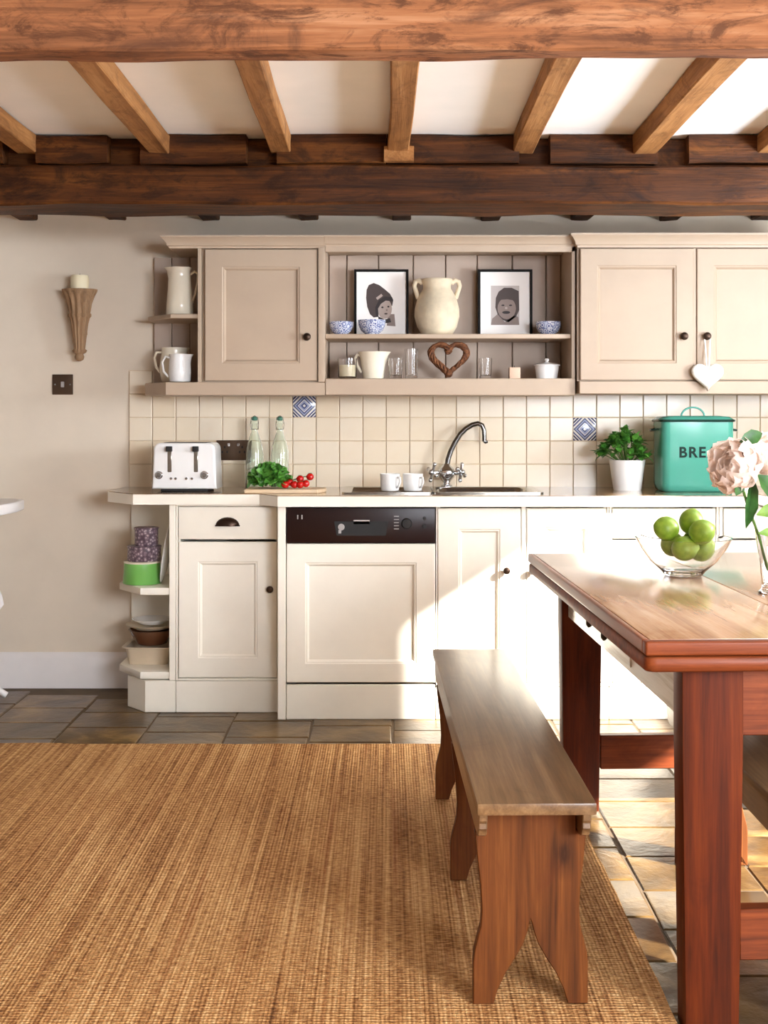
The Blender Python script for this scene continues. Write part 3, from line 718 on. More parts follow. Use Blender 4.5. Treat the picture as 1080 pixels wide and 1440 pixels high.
# blue and white bowls
def bowl(px, pxw, y, label, z):
    x = X(px, y); r = pxw / 2 / F * y; c = (x, y, z)
    z += .0008; c = (x, y, z); b = new(); h = r * 1.06
    lathe(b, [(r * .5, 0), (r * .52, .006), (r * .78, h * .28), (r * .95, h * .62), (r, h), (r * .95, h), (r * .88, h * .62), (r * .7, h * .32), (r * .3, h * .18)], c, 28)
    return S('bowl', label, 'bowl', b, 'blue_white', c, 'blue and white bowls on the display shelf', 60)
bowl(480, 35, 5.52, 'blue and white patterned bowl at the left end of the display shelf', zsh)
bowl(523, 39, 5.50, 'blue and white patterned bowl in front of the left framed photograph', zsh)
bowl(771, 36, 5.54, 'blue and white patterned bowl right of the right-hand framed photograph', zsh)
zl2 = ZD0 + .0148
# candle in a glass
y = 5.5; x = X(488.5, y)
t_ = T('candle_glass', 'cream candle in a glass tumbler at the left of the lower display shelf', 'candle', (x, y, zl2))
b = new(); lathe(b, [(.036, 0), (.040, .006), (.042, .088), (.0395, .088), (.0375, .010), (.02, .008)], (x, y, zl2 + .0005), 24); P('glass', b, 'clear_glass', t_, sm=60)
b = new(); lathe(b, [(.036, .0105), (.0362, .060), (.03, .061), (.001, .059)], (x, y, zl2), 24); P('wax', b, 'wax', t_, sm=50)
b = new(); tube(b, [(x, y, zl2 + .058), (x + .001, y, zl2 + .070)], .0012, 6); P('wick', b, 'black_rubber', t_)
y = 5.52; x = X(525, y)
jug('jug', 'cream flared jug on the lower display shelf beside the candle', (x, y, zl2), [(.044, 0), (.046, .004), (.052, .05), (.060, .10), (.066, .118)],
    [(-.056, 0, .100), (-.070, 0, .106), (-.078, 0, .092), (-.070, 0, .060), (-.052, 0, .028)], .006, 'cream_ceramic', (0, .16))
def tumbler(px, wpx, hpx, y, label):
    x = X(px, y); r = wpx / 2 / F * y; h = hpx / F * y; c = (x, y, zl2 + .0005)
    b = new(); lathe(b, [(r * .82, 0), (r * .86, .004), (r, h), (r - .002, h), (r * .86 - .002, .016), (r * .3, .014)], c, 22)
    return S('tumbler', label, 'glass', b, 'clear_glass', c, 'clear glasses on the display shelf', 60)
tumbler(556, 21, 29, 5.50, 'short clear glass tumbler right of the cream jug')
tumbler(578.5, 19, 42, 5.52, 'tall clear drinking glass left of the wicker heart')
tumbler(682.5, 19, 29, 5.50, 'short clear glass tumbler right of the wicker heart')
# wicker heart
def heart2(t): return (16 * math.sin(t) ** 3, 13 * math.cos(t) - 5 * math.cos(2 * t) - 2 * math.cos(3 * t) - math.cos(4 * t))
y = 5.54; xc = X(631, y); wsc = .078 / 16
zc = zl2 + .017 + 17 * wsc * .95
b = new()
N = 72
for q in range(7):
    pts = []
    for i in range(N):
        t0_ = 2 * pi * i / N; hx, hz = heart2(t0_); a = 2 * pi * q / 7 + i * 2 * pi * 5 / N
        rr_ = .0115 if q < 6 else 0
        pts.append((xc + hx * wsc * (1 + .0) + rr_ * math.cos(a) * .9 + random.uniform(-.0015, .0015), y + rr_ * math.sin(a), zc + hz * wsc * .95 + rr_ * .5 * math.cos(a + 1) + random.uniform(-.0015, .0015)))
    tube(b, pts, .0062 if q < 6 else .009, 6, True)
S('heart_wreath', 'brown woven wicker heart leaning on the lower display shelf', 'ornament', b, 'wicker', (xc, y, zl2), sm=60)
# small block candle, lidded pot
y = 5.50; x = X(723.5, y)
b = new(); box(b, x - .024, x + .024, y - .024, y + .024, zl2, zl2 + .050, .004, 2)
tp = T('block_candle', 'small square pinkish block candle left of the lidded pot', 'candle', (x, y, zl2)); P('wax', b, 'wax_pink', tp)
b = new(); tube(b, [(x, y, zl2 + .0495), (x, y + .001, zl2 + .057)], .0012, 6); P('wick', b, 'black_rubber', tp)
y = 5.51; x = X(769, y)
tp = T('lidded_pot', 'small off-white lidded pot at the right end of the lower display shelf', 'pot', (x, y, zl2))
b = new(); lathe(b, [(.044, 0), (.046, .004), (.052, .050), (.053, .056), (.049, .056), (.045, .010), (.02, .008)], (x, y, zl2), 26); P('pot', b, 'white_ceramic', tp, sm=60)
b = new(); lathe(b, [(.057, .0565), (.058, .061), (.040, .068), (.012, .071), (.007, .076), (.011, .083), (.008, .089), (.001, .090)], (x, y, zl2), 26); P('lid', b, 'white_ceramic', tp, sm=60)
# hanging heart
y = DR - .032; xk = X(993, DR); zk = Z(473, DR)
t_ = T('hanging_heart', 'padded white heart hanging by a ribbon from a right-hand cupboard knob', 'ornament', (xk, y, Z(553, y)))
ws = .070 / 16; xc = X(995, y); zc = Z(529, y)
b = new()
bm_r = []
for (k, dy) in ((1.0, 0), (.97, .007), (.86, .013), (.66, .0165), (.35, .018)):
    bm_r.append((k, dy))
ringsf = [[(xc + heart2(2 * pi * i / 48)[0] * ws * k * .98, y - dy, zc + (heart2(2 * pi * i / 48)[1] + 1) * ws * .93 * k) for i in range(48)] for k, dy in bm_r]
ringsb = [[(xc + heart2(2 * pi * i / 48)[0] * ws * k * .98, y + dy, zc + (heart2(2 * pi * i / 48)[1] + 1) * ws * .93 * k) for i in range(48)] for k, dy in reversed(bm_r[1:])]
loops(b, ringsb + ringsf); P('padded_heart', b, 'felt_white', t_, sm=70)
b = new(); zt_ = zc + 6 * ws
for s in (-1, 1): tube(b, [(xk + s * .009, DR - .014, zk), (xk + s * .011, DR - .020, zk - .02), (xc + s * .006, y - .004, zt_ + .03), (xc + s * .002, y - .006, zt_ - .004)], .0035, 6)
tube(b, [(xk - .009, DR - .014, zk), (xk - .004, DR - .014, zk + .013), (xk + .004, DR - .014, zk + .013), (xk + .009, DR - .014, zk)], .003, 6)
P('ribbon', b, 'felt_white', t_)

# ------------------------------------------------------------------ things on the worktop
# toaster
y0, y1 = 5.375, 5.575; x0, x1 = X(214, y0), X(304, y0); zb = WT1 + .012; zt_ = Z(623, y0)
t_ = T('toaster', 'white four-slot toaster with two levers on the left of the worktop', 'toaster', ((x0 + x1) / 2, 5.48, WT1))
b = new()
poly = [(x0 - .002, zb), (x1 + .002, zb), (x1, zb + .02)]
xm0, xm1 = x0 + .006, x1 - .006
for k in range(7): a = k / 6 * pi / 2; poly.append((xm1 - .028 + .028 * math.cos(a), zt_ - .028 + .028 * math.sin(a)))
for k in range(7): a = pi / 2 + k / 6 * pi / 2; poly.append((xm0 + .028 + .028 * math.cos(a), zt_ - .028 + .028 * math.sin(a)))
poly.append((x0, zb + .02))
prism(b, poly, 'y', y0, y1, .009, 3); P('body', b, 'white_gloss', t_, sm=45)
b = new(); box(b, x0 + .035, x1 - .035, y0 + .004, y1 - .01, WT1, zb + .0005, .003); P('base', b, 'black_rubber', t_)
for px in (238.4, 275.5):
    xx = X(px, y0); b = new(); box(b, xx - .009, xx + .009, y0 - .0022, y0 + .002, Z(664, y0), Z(629, y0), .002); sl_ = P('lever_slot', b, 'steel', t_)
    b = new(); box(b, xx - .013, xx + .013, y0 - .020, y0 - .0024, Z(635, y0), Z(627.5, y0), .003, 2); P('lever', b, 'black_rubber', sl_)
for px in (223.6, 287.5):
    b = new(); lathe(b, [(.017, 0), (.017, .004), (.013, .006), (.012, .014), (.010, .016), (.001, .0165)], (X(px, y0), y0, Z(668, y0)), 20, 'y'); P('browning_dial', b, 'chrome', t_)
for px in (240.5, 247, 262, 270):
    b = new(); lathe(b, [(.006, 0), (.0055, .004), (.001, .0045)], (X(px, y0), y0, Z(673, y0)), 12, 'y'); P('button', b, 'chrome', t_)
b = new()
for k in range(4):
    yy = y0 + .03 + k * .038; box(b, x0 + .045, x1 - .045, yy, yy + .018, zt_ - .0006, zt_ + .0012)
P('slots', b, 'black_rubber', t_)
# wall socket + switch
def plate(name, label, cat, x0, x1, z0, z1, sock):
    yw = DW - (.0115 if sock else 0)
    t_ = T(name, label, cat, ((x0 + x1) / 2, yw, z0))
    b = new(); box(b, x0, x1, yw - .007, yw, z0, z1, .002, 2); P('plate', b, 'bronze_plate', t_)
    zc = (z0 + z1) / 2
    if sock:
        for cx in (x0 + .038, x1 - .038):
            b = new()
            for dx, dz in ((0, .014), (-.011, -.008), (.011, -.008)): box(b, cx + dx - .0035, cx + dx + .0035, yw - .0078, yw - .0065, zc + dz - .005, zc + dz + .005)
            P('socket_holes', b, 'black_rubber', t_, sm=0)
            b = new(); box(b, cx - .006 + (.018 if cx < (x0 + x1) / 2 else -.018), cx + .006 + (.018 if cx < (x0 + x1) / 2 else -.018), yw - .011, yw - .0068, zc + .018, zc + .032, .001); P('rocker', b, 'chrome', t_)
    else:
        b = new(); box(b, (x0 + x1) / 2 - .008, (x0 + x1) / 2 + .008, yw - .011, yw - .0068, zc - .013, zc + .013, .002); P('rocker', b, 'grey_mark', t_)
        for s in (-1, 1):
            b = new(); lathe(b, [(.004, 0), (.003, .0012), (.0005, .0015)], ((x0 + x1) / 2 + s * .034, yw - .0068, zc), 10, 'y'); P('screw', b, 'chrome', t_)
plate('wall_socket', 'bronze double wall socket on the tiles behind the toaster', 'socket', X(305, DW), X(353, DW), Z(647, DW), Z(619, DW), True)
plate('light_switch', 'square bronze light switch on the plain wall below the sconce', 'switch', X(74, DW), X(103, DW), Z(555, DW), Z(526.5, DW), False)
# bottles
def bottle(px, y, label):
    x = X(px, y); c = (x, y, WT1 + .0005); t_ = T('swing_top_bottle', label, 'bottle', c, 'clear swing-top bottles by the toaster')
    b = new(); out = [(.036, 0), (.040, .005), (.040, .150), (.036, .185), (.024, .222), (.0155, .250), (.0145, .285), (.017, .288), (.017, .298), (.0145, .300)]
    inn = [(r - .003, h) for r, h in reversed(out[1:])] + [(.030, .008)]
    lathe(b, out + inn, c, 24); P('glass', b, 'bottle_glass', t_, sm=60)
    b = new(); lathe(b, [(.010, .3005), (.013, .303), (.013, .310), (.008, .318), (.001, .319)], c, 16); P('stopper', b, 'bottle_stopper', t_, sm=60)
    b = new()
    for s in (-1, 1): tube(b, [(x + s * .0165, y, c[2] + .262), (x + s * .0185, y - .003, c[2] + .285), (x + s * .014, y, c[2] + .314), (x, y, c[2] + .322)], .0014, 6)
    tube(b, [(x + .0175 * math.cos(a), y + .0175 * math.sin(a), c[2] + .262) for a in [2 * pi * k / 16 for k in range(16)]], .0014, 6, True)
    P('wire_clip', b, 'steel', t_)
bottle(358, 5.60, 'clear swing-top glass bottle nearer the toaster')
bottle(393.5, 5.62, 'clear swing-top glass bottle standing above the tomatoes')
# chopping board with parsley and tomatoes
yb_ = 5.36; bx0, bx1 = X(347, yb_), X(458, yb_)
b = new(); prism(b, [(bx0, yb_ - .09), (bx1 - .03, yb_ - .09), (bx1, yb_ - .03), (bx1, yb_ + .06), (bx1 - .03, yb_ + .09), (bx0, yb_ + .09)], 'z', WT1, WT1 + .016, .003)
S('chopping_board', 'pale wooden chopping board with parsley and tomatoes on it', 'chopping board', b, 'board_wood', ((bx0 + bx1) / 2, yb_, WT1))
zc = WT1 + .0165
def leafgeo(bm, p, dirv, up, L, Wd, curl=.3):
    dirv = dirv.normalized(); s = dirv.cross(up)
    s = s.normalized() if s.length > 1e-4 else dirv.orthogonal().normalized(); n = s.cross(dirv).normalized()
    m = [(0, 0.08), (.3, .8), (.62, 1), (.85, .55), (1, .02)]
    l_ = [bm.verts.new(p + dirv * L * a + s * Wd * .5 * w + n * (-curl * L * a * a + .10 * L * w)) for a, w in m]
    c_ = [bm.verts.new(p + dirv * L * a - n * curl * L * a * a) for a, w in m]
    r_ = [bm.verts.new(p + dirv * L * a - s * Wd * .5 * w + n * (-curl * L * a * a + .10 * L * w)) for a, w in m]
    for i in range(4): bm.faces.new((l_[i], c_[i], c_[i + 1], l_[i + 1])); bm.faces.new((c_[i], r_[i], r_[i + 1], c_[i + 1]))
def rv(): 
    while 1:
        v = Vector((random.uniform(-1, 1), random.uniform(-1, 1), random.uniform(-1, 1)))
        if .05 < v.length < 1: return v.normalized()
def tuft(bm, c, rx, ry, rz, n, L, Wd):
    for i in range(n):
        d_ = rv(); d_.z = abs(d_.z) * .9 + .05; k = random.uniform(.45, 1.0)
        p = Vector((c[0] + d_.x * rx * k, c[1] + d_.y * ry * k, c[2] + d_.z * rz * k))
        q = (d_ + rv() * .7).normalized(); leafgeo(bm, p, q, rv(), L * random.uniform(.7, 1.2), Wd * random.uniform(.7, 1.2))
y = 5.36; x = X(378, y)
t_ = T('parsley_bunch', 'bunch of green parsley lying on the chopping board', 'herbs', (x, y, zc))
b = new(); tuft(b, (x, y - .005, zc + .02), .078, .05, .075, 420, .030, .026)
P('leaves', b, 'leaf_herb', t_, sm=60, kind='stuff')
b = new()
for k in range(14): tube(b, [(x + .02 + random.uniform(-.01, .01), y + random.uniform(-.02, .02), zc + .006), (x + random.uniform(-.05, .05), y + random.uniform(-.03, .03), zc + random.uniform(.03, .06))], .0018, 5)
P('stems', b, 'stem_green', t_)
tm = None
spots = [((407, 678), 0, 5.345), ((422, 673.5), 1, 5.36), ((436, 670.5), 2, 5.37), ((414, 683), 3, 5.33), ((430, 680), 4, 5.34), ((401, 684), 5, 5.33), ((422, 685), 6, 5.325)]
lab = ['cherry tomato touching the parsley, in the upper row', 'cherry tomato in the middle of the upper row', 'cherry tomato highest and farthest from the parsley', 'cherry tomato in the lower row, second from the parsley', 'cherry tomato at the end of the lower row, farthest from the parsley', 'cherry tomato lowest beside the parsley leaves', 'cherry tomato at the front of the board, third from the parsley']
for (p_, k, yy) in spots:
    r = .0165; xx, zz = X(p_[0], yy), max(Z(p_[1], yy), zc + r)
    t_ = T('cherry_tomato', lab[k], 'tomato', (xx, yy, zz), 'cherry tomatoes on the board')
    b = new(); ball(b, (xx, yy, zz), r, 1, 1, .93, 14, 9); P('fruit', b, 'tomato_red', t_, sm=70)
    b = new()
    for a in range(5): leafgeo(b, Vector((xx, yy, zz + r * .93)), Vector((math.cos(a * 1.257), math.sin(a * 1.257), .15)), Vector((0, 0, 1)), .011, .004)
    P('calyx', b, 'stem_green', t_)
vn = new(); tube(vn, [(X(398, 5.35), 5.36, zc + .016), (X(412, 5.36), 5.37, zc + .034), (X(425, 5.37), 5.38, zc + .046), (X(441, 5.38), 5.385, zc + .052)], .002, 6)
S('tomato_vine', 'thin green vine running between the cherry tomatoes', 'vine', vn, 'stem_green', (X(420, 5.37), 5.37, zc))
# two white cups
for px, sgn, lb in ((548.5, -1, 'white cup standing nearer the chopping board'), (580.5, 1, 'white cup standing nearer the tap')):
    y = 5.34; x = X(px, y); c = (x, y, WT1 + .0065)
    t_ = T('cup', lb, 'cup', c, 'white cups beside the sink')
    b = new(); lathe(b, [(.034, 0), (.038, .004), (.0415, .030), (.0425, .072), (.0395, .072), (.038, .030), (.034, .008), (.01, .006)], c, 28); P('body', b, 'white_ceramic', t_, sm=60)
    b = new(); tube(b, [(x + .030, y - .028, c[2] + .058), (x + .040, y - .042, c[2] + .058), (x + .042, y - .046, c[2] + .040), (x + .036, y - .040, c[2] + .020), (x + .029, y - .026, c[2] + .016)], .005, 8); P('handle', b, 'white_ceramic', t_, sm=60)
# pot plant
y = 5.50; x = X(882, y); c = (x, y, WT1)
t_ = T('potted_herb', 'leafy green herb in a white pot left of the turquoise bread bin', 'plant', c)
b = new(); lathe(b, [(.058, 0), (.060, .004), (.077, .126), (.078, .132), (.072, .132), (.056, .010), (.01, .008)], (x, y, WT1), 30); P('pot', b, 'pot_white', t_, sm=60)
b = new(); lathe(b, [(.068, .110), (.0685, .116), (.001, .120)], (x, y, WT1), 20); P('soil', b, 'mortar', t_)
b = new()
tips = []
for k in range(46):
    a = random.uniform(0, 2 * pi); rad = math.sqrt(random.random()); hx = min(.082, rad * .128 * math.cos(a)); hy = rad * .10 * math.sin(a); hz = .142 + .095 * (1 - rad ** 2) + random.uniform(-.015, .02) + (.01 if hx < 0 else 0)
    p0 = Vector((x + hx * .25, y + hy * .25, WT1 + .115)); p1 = Vector((x + hx * .7, y + hy * .7, WT1 + .12 + (hz - .12) * .7)); p2 = Vector((x + hx, y + hy, WT1 + hz)); tube(b, [p0, p1, p2], .0016, 5); tips.append((p1, p2, Vector((hx, hy, .08)).normalized()))
P('stems', b, 'stem_green', t_)
b = new()
for p1, p2, d_ in tips:
    for k in range(9):
        p = p1.lerp(p2, random.uniform(.3, 1)); leafgeo(b, p, (d_ + rv() * .9).normalized(), Vector((0, 0, 1)), random.uniform(.026, .042), random.uniform(.020, .032))
P('leaves', b, 'leaf_herb', t_, sm=60, kind='stuff')
# bread bin
y0, y1 = 5.35, 5.56; x0, x1 = X(931.5, y0), X(1034, y0); zt_ = Z(592, y0)
t_ = T('bread_bin', 'turquoise enamel bread bin with dark rim and wire handle on the worktop', 'bread bin', ((x0 + x1) / 2, 5.455, WT1))
b = new(); R2 = .035
loops(b, [rr(x0 + .012, x1 - .012, y0 + .012, y1 - .012, R2, WT1), rr(x0 + .006, x1 - .006, y0 + .006, y1 - .006, R2, WT1 + .006), rr(x0, x1, y0, y1, R2, WT1 + .03), rr(x0, x1, y0, y1, R2, zt_)]); P('bin', b, 'teal_enamel', t_, sm=50)
b = new(); loops(b, [rr(x0 - .006, x1 + .006, y0 - .006, y1 + .006, R2 + .005, zt_ - .004), rr(x0 - .009, x1 + .009, y0 - .009, y1 + .009, R2 + .006, zt_ + .001), rr(x0 - .006, x1 + .006, y0 - .006, y1 + .006, R2 + .005, zt_ + .006)]); P('rim', b, 'teal_dark', t_, 'dark green rim', sm=60)
b = new(); loops(b, [rr(x0 - .002, x1 + .002, y0 - .002, y1 + .002, R2, zt_ + .0062), rr(x0 + .012, x1 - .012, y0 + .012, y1 - .012, R2, zt_ + .018), rr(x0 + .05, x1 - .05, y0 + .05, y1 - .05, R2, zt_ + .022)]); P('lid', b, 'teal_enamel', t_, sm=60)
b = new(); xm, ym = (x0 + x1) / 2, (y0 + y1) / 2
tube(b, [(xm + .050 * math.cos(a), ym, zt_ + .018 + .040 * math.sin(a)) for a in [pi * k / 14 for k in range(15)]], .004, 8); P('lid_handle', b, 'teal_enamel', t_, sm=60)
for s in (-1, 1):
    xe = x0 - .002 if s < 0 else x1 + .002
    b = new(); tube(b, [(xe, ym - .04, zt_ - .035), (xe + s * .022, ym - .036, zt_ - .040), (xe + s * .026, ym, zt_ - .042), (xe + s * .022, ym + .036, zt_ - .040), (xe, ym + .04, zt_ - .035)], .004, 8); P('side_handle', b, 'teal_dark', t_, 'dark side handle', sm=60)
fc = bpy.data.curves.new('lettering', 'FONT'); fc.body = 'BREAD'; fc.size = .062; fc.extrude = .0008; fc.align_x = 'CENTER'; fc.space_character = 1.18; fc.offset = .0018
fo = bpy.data.objects.new('lettering_source', fc); COL.objects.link(fo)
dg = bpy.context.evaluated_depsgraph_get(); me = bpy.data.meshes.new_from_object(fo.evaluated_get(dg)); bpy.data.objects.remove(fo)
me.materials.clear(); me.materials.append(M['lettering'])
lo = bpy.data.objects.new('lettering', me); COL.objects.link(lo); lo.parent = t_
lo.location = Vector((X(990, y0), y0 - .0009, Z(643, y0))) - ORG[t_.name]; lo.rotation_euler = (pi / 2, 0, 0)
lo['label'] = 'dark green lettering BREAD'

# ------------------------------------------------------------------ crockery on the open base shelves
z1_ = .5198
x, y = X(200, 5.42), 5.42
def drum(label, r0, r1, h, z, mat, px=None, cat='tin', nm='cake_tin', rim='cream_ceramic'):
    xx = x if px is None else X(px, y); c = (xx, y, z); t_ = T(nm, label, cat, c)
    b = new(); lathe(b, [(r0 - .003, 0), (r0, .003), (r1, h - .008)], c, 30); P('body', b, mat, t_, sm=50)
    b = new(); lathe(b, [(r1 + .002, h - .008), (r1 + .003, h - .002), (r1, h), (.001, h + .0005)], c, 30); P('lid', b, rim, t_, 'pale lid', sm=50)
    return z + h + .0008
zz = drum('light green round tin with white rim on the upper base shelf', .082, .076, .096, z1_, 'green_tin')
zz = drum('patterned grey-purple tin stacked on the green tin', .072, .070, .064, zz, 'tin_pattern', 203, rim='tin_pattern')
zz = drum('smallest patterned tin at the top of the stack', .050, .050, .078, zz, 'tin_pattern', 206, rim='tin_pattern')
# platter standing on edge
xp = -.934
b = new(); lathe(b, [(.001, -.002), (.085, -.002), (.13, .010), (.131, .013), (.085, .003), (.001, .003)], (0, 0, 0), 36, 'x', None, True, True, .55, 1)
bmesh.ops.rotate(b, verts=b.verts, cent=(0, 0, 0), matrix=Matrix.Rotation(math.radians(-9), 3, 'Y')); bmesh.ops.scale(b, verts=b.verts, vec=(-1, 1, 1)); bmesh.ops.recalc_face_normals(b, faces=b.faces)
bmesh.ops.translate(b, verts=b.verts, vec=(xp, 5.40, z1_ + .132))
S('platter', 'white oval platter standing on edge beside the stacked tins', 'plate', b, 'white_ceramic', (xp, 5.40, z1_), sm=50)
z2_ = .1698
x, y = -1.035, 5.50
b = new(); 
def dish(bm, x0, x1, y0, y1, z, h):
    loops(bm, [rr(x0 + .02, x1 - .02, y0 + .02, y1 - .02, .02, z), rr(x0 + .005, x1 - .005, y0 + .005, y1 - .005, .03, z + h - .008), rr(x0 - .008, x1 + .008, y0 - .008, y1 + .008, .03, z + h - .004), rr(x0 - .008, x1 + .008, y0 - .008, y1 + .008, .03, z + h), rr(x0 + .008, x1 - .008, y0 + .008, y1 - .008, .03, z + h - .002), rr(x0 + .024, x1 - .024, y0 + .024, y1 - .024, .02, z + .006)])
dish(b, -1.130, -.925, 5.40, 5.60, z2_, .078)
S('baking_dish', 'cream rectangular baking dish at the bottom of the lower stack', 'dish', b, 'dish_cream', (x, y, z2_))
zz = z2_ + .0788
b = new(); lathe(b, [(.060, 0), (.066, .004), (.098, .060), (.101, .064), (.097, .064), (.062, .010), (.01, .008)], (-1.022, 5.49, zz), 32); S('bowl', 'brown glazed bowl between the cream dish and the white plates', 'bowl', b, 'brown_glaze', (-1.022, 5.49, zz), sm=50)
zz += .0645
for k, (rad, lb) in enumerate(((.112, 'larger pale plate lying on the brown bowl'), (.085, 'smaller pale dish at the top of the lower stack'))):
    b = new(); hh = .022
    lathe(b, [(rad * .6, 0), (rad * .62, .002), (rad * .98, hh - .003), (rad, hh), (rad * .96, hh), (rad * .62, .006), (.01, .005)], (-1.022, 5.49, zz), 34); S('plate', lb, 'plate', b, 'dish_cream' if k == 0 else 'white_ceramic', (-1.022, 5.49, zz), sm=50)
    zz += hh * .35 if False else hh + .0005

# ------------------------------------------------------------------ sconce on the wall
ys = DW - .066; xs_ = X(112, ys); zt_, zb_ = Z(407, ys), Z(508, ys)
t_ = T('wall_sconce', 'carved fluted wooden torch-shaped sconce on the left wall', 'sconce', (xs_, DW, zb_))
H = zt_ - zb_
b = new()
fl = lambda a, h: 1 + (.10 * math.cos(12 * a) if .14 * H < h < .93 * H else 0)
lathe(b, [(.004, 0), (.016, .02 * H), (.020, .06 * H), (.016, .10 * H), (.028, .12 * H), (.030, .15 * H), (.022, .17 * H), (.026, .30 * H), (.034, .52 * H), (.040, .60 * H), (.046, .625 * H), (.046, .655 * H), (.042, .67 * H), (.048, .80 * H), (.060, .91 * H), (.074, .965 * H), (.076, H), (.060, H), (.056, H - .008), (.001, H - .008)], (xs_, ys, zb_), 72, 'z', fl, True, True, 1.05, .82)
P('fluted_cone', b, 'sconce_wood', t_, sm=60)
b = new(); box(b, xs_ - .02, xs_ + .02, ys + .030, DW, zb_ + .12, zt_ - .04, .003); P('back_plate', b, 'sconce_wood', t_)
zc_ = zt_ - .0075
t_ = T('pillar_candle', 'short cream pillar candle standing in the wooden sconce', 'candle', (xs_, ys, zc_))
b = new(); lathe(b, [(.040, 0), (.0405, .064), (.037, .070), (.028, .067), (.001, .066)], (xs_, ys, zc_), 28); P('wax', b, 'wax', t_, sm=50)
b = new(); tube(b, [(xs_, ys, zc_ + .064), (xs_ + .001, ys, zc_ + .078)], .0014, 6); P('wick', b, 'black_rubber', t_)

# ------------------------------------------------------------------ white console at the left edge
t_ = T('side_table', 'white painted side table cut off by the left edge of the photo', 'table', (-1.85, 5.36, 0))
b = new(); prism(b, [(-2.2, 5.12), (-1.66, 5.12), (-1.585, 5.20), (-1.572, 5.36), (-1.585, 5.52), (-1.66, 5.60), (-2.2, 5.60)], 'z', .826, .870, .008, 3); P('table_top', b, 'white_trim', t_)
b = new(); box(b, -2.15, -1.70, 5.18, 5.54, .775, .826, .004); P('apron', b, 'white_trim', t_)
for (lx, ly, sx, sy) in ((-1.765, 5.20, 1, -1), (-1.765, 5.52, 1, 1), (-2.14, 5.20, -1, -1), (-2.14, 5.52, -1, 1)):
    b = new(); k = .7
    tube(b, [(lx, ly, .79), (lx + sx * .015, ly + sy * .01, .62), (lx + sx * .03, ly + sy * .01, .52), (lx + sx * .065, ly + sy * .012, .445), (lx + sx * .075, ly + sy * .012, .415), (lx + sx * .03, ly + sy * .01, .36), (lx, ly, .25), (lx + sx * .01, ly, .12), (lx + sx * .06, ly + sy * .01, .04), (lx + sx * .10, ly + sy * .012, .014)], [.022, .020, .018, .016, .014, .016, .016, .015, .015, .0135], 10)
    P('leg', b, 'white_trim', t_, sm=60)
b = new(); box(b, -2.13, -1.71, 5.20, 5.52, .34, .36, .003); P('lower_shelf', b, 'white_trim', t_)

# ------------------------------------------------------------------ rug
b = new()
nx, ny = 60, 60
x0, x1, y0, y1 = -3.05, RUGX, .9, RUGY
def rp(i, j):
    x = x0 + (x1 - x0) * i / nx; y = y0 + (y1 - y0) * j / ny
    if i == nx: x += .006 * noise.noise(Vector((1, y * 6, 0)))
    if j == ny: y += .006 * noise.noise(Vector((x * 5, 4, 0))) + (.012 if x < -1.2 else 0)
    return x, y
V0 = [[b.verts.new((*rp(i, j), .012 + .0015 * noise.noise(Vector((i * .4, j * .4, 2))))) for i in range(nx + 1)] for j in range(ny + 1)]
for j in range(ny):
    for i in range(nx): b.faces.new((V0[j][i], V0[j][i + 1], V0[j + 1][i + 1], V0[j + 1][i]))
be = [e for e in b.edges if e.is_boundary]
r_ = bmesh.ops.extrude_edge_only(b, edges=be)
for v_ in r_['geom']:
    if isinstance(v_, bmesh.types.BMVert): v_.co.z = .0015
bmesh.ops.recalc_face_normals(b, faces=b.faces)
S('rug', 'large woven golden-brown jute rug on the stone floor', 'rug', b, 'jute', (-1.2, 2.8, 0))

# ------------------------------------------------------------------ bench
def bench(label, loc, rz, L, legs, w=.242):
    t_ = T('bench', label, 'bench', loc, 'wooden benches by the table', rz, True)
    b = new(); nx_, ny_ = 4, 14
    box(b, 0, w, 0, L, .425, .45, .005, 2)
    P('seat', b, 'bench_top', t_, 'worn grey-brown seat plank')
    for s in (0, 1):
        xa = .006 if s == 0 else w - .006 - .018
        poly = [(.030, .4245), (L - .012, .4245), (L - .012, .405), (L - .018, .398), (L - .015, .388), (L - .028, .380), (L - .030, .370), (L - .05, .362), (.07, .362), (.050, .370), (.046, .380), (.034, .388), (.036, .398), (.030, .405)]
        b = new(); prism(b, poly, 'x', xa, xa + .018, .002); P('side_rail', b, 'bench_top', t_)
    prof = [(-.001, .4245), (.243, .4245)]
    rh = [(w - .0255, .4245), (w - .0255, .362), (w - .004, .361), (w - .009, .31), (w - .016, .25), (w - .019, .20), (w - .017, .165), (w - .008, .13), (w - .003, .11), (w - .001, .09), (w - .001, .0)]
    half = w / 2
    notch = [(w - .043, 0), (w - .052, .03), (w - .068, .065), (w - .088, .095), (w - .105, .125), (w - .114, .15), (w - .118, .168), (half, .176)]
    outline = rh + notch
    mir = [(w - px_, z) for px_, z in reversed(outline[:-1])]
    poly = outline + mir
    for yl in legs:
        b = new(); prism(b, [(px_, z) for px_, z in poly], 'y', yl, yl + .028, .002); P('leg', b, 'bench_leg', t_, 'orange-brown plank leg with a pointed arch cut')
    return t_
bench('long wooden bench with shaped plank legs standing on the rug left of the table', (.180, 2.543, .0135), math.radians(1.03), 1.667, (.10, .80, 1.50))
bench('second wooden bench pushed under the table, seen past its near leg', (.80, 2.505, .0), math.radians(.2), 1.15, (.118, .985), .198)

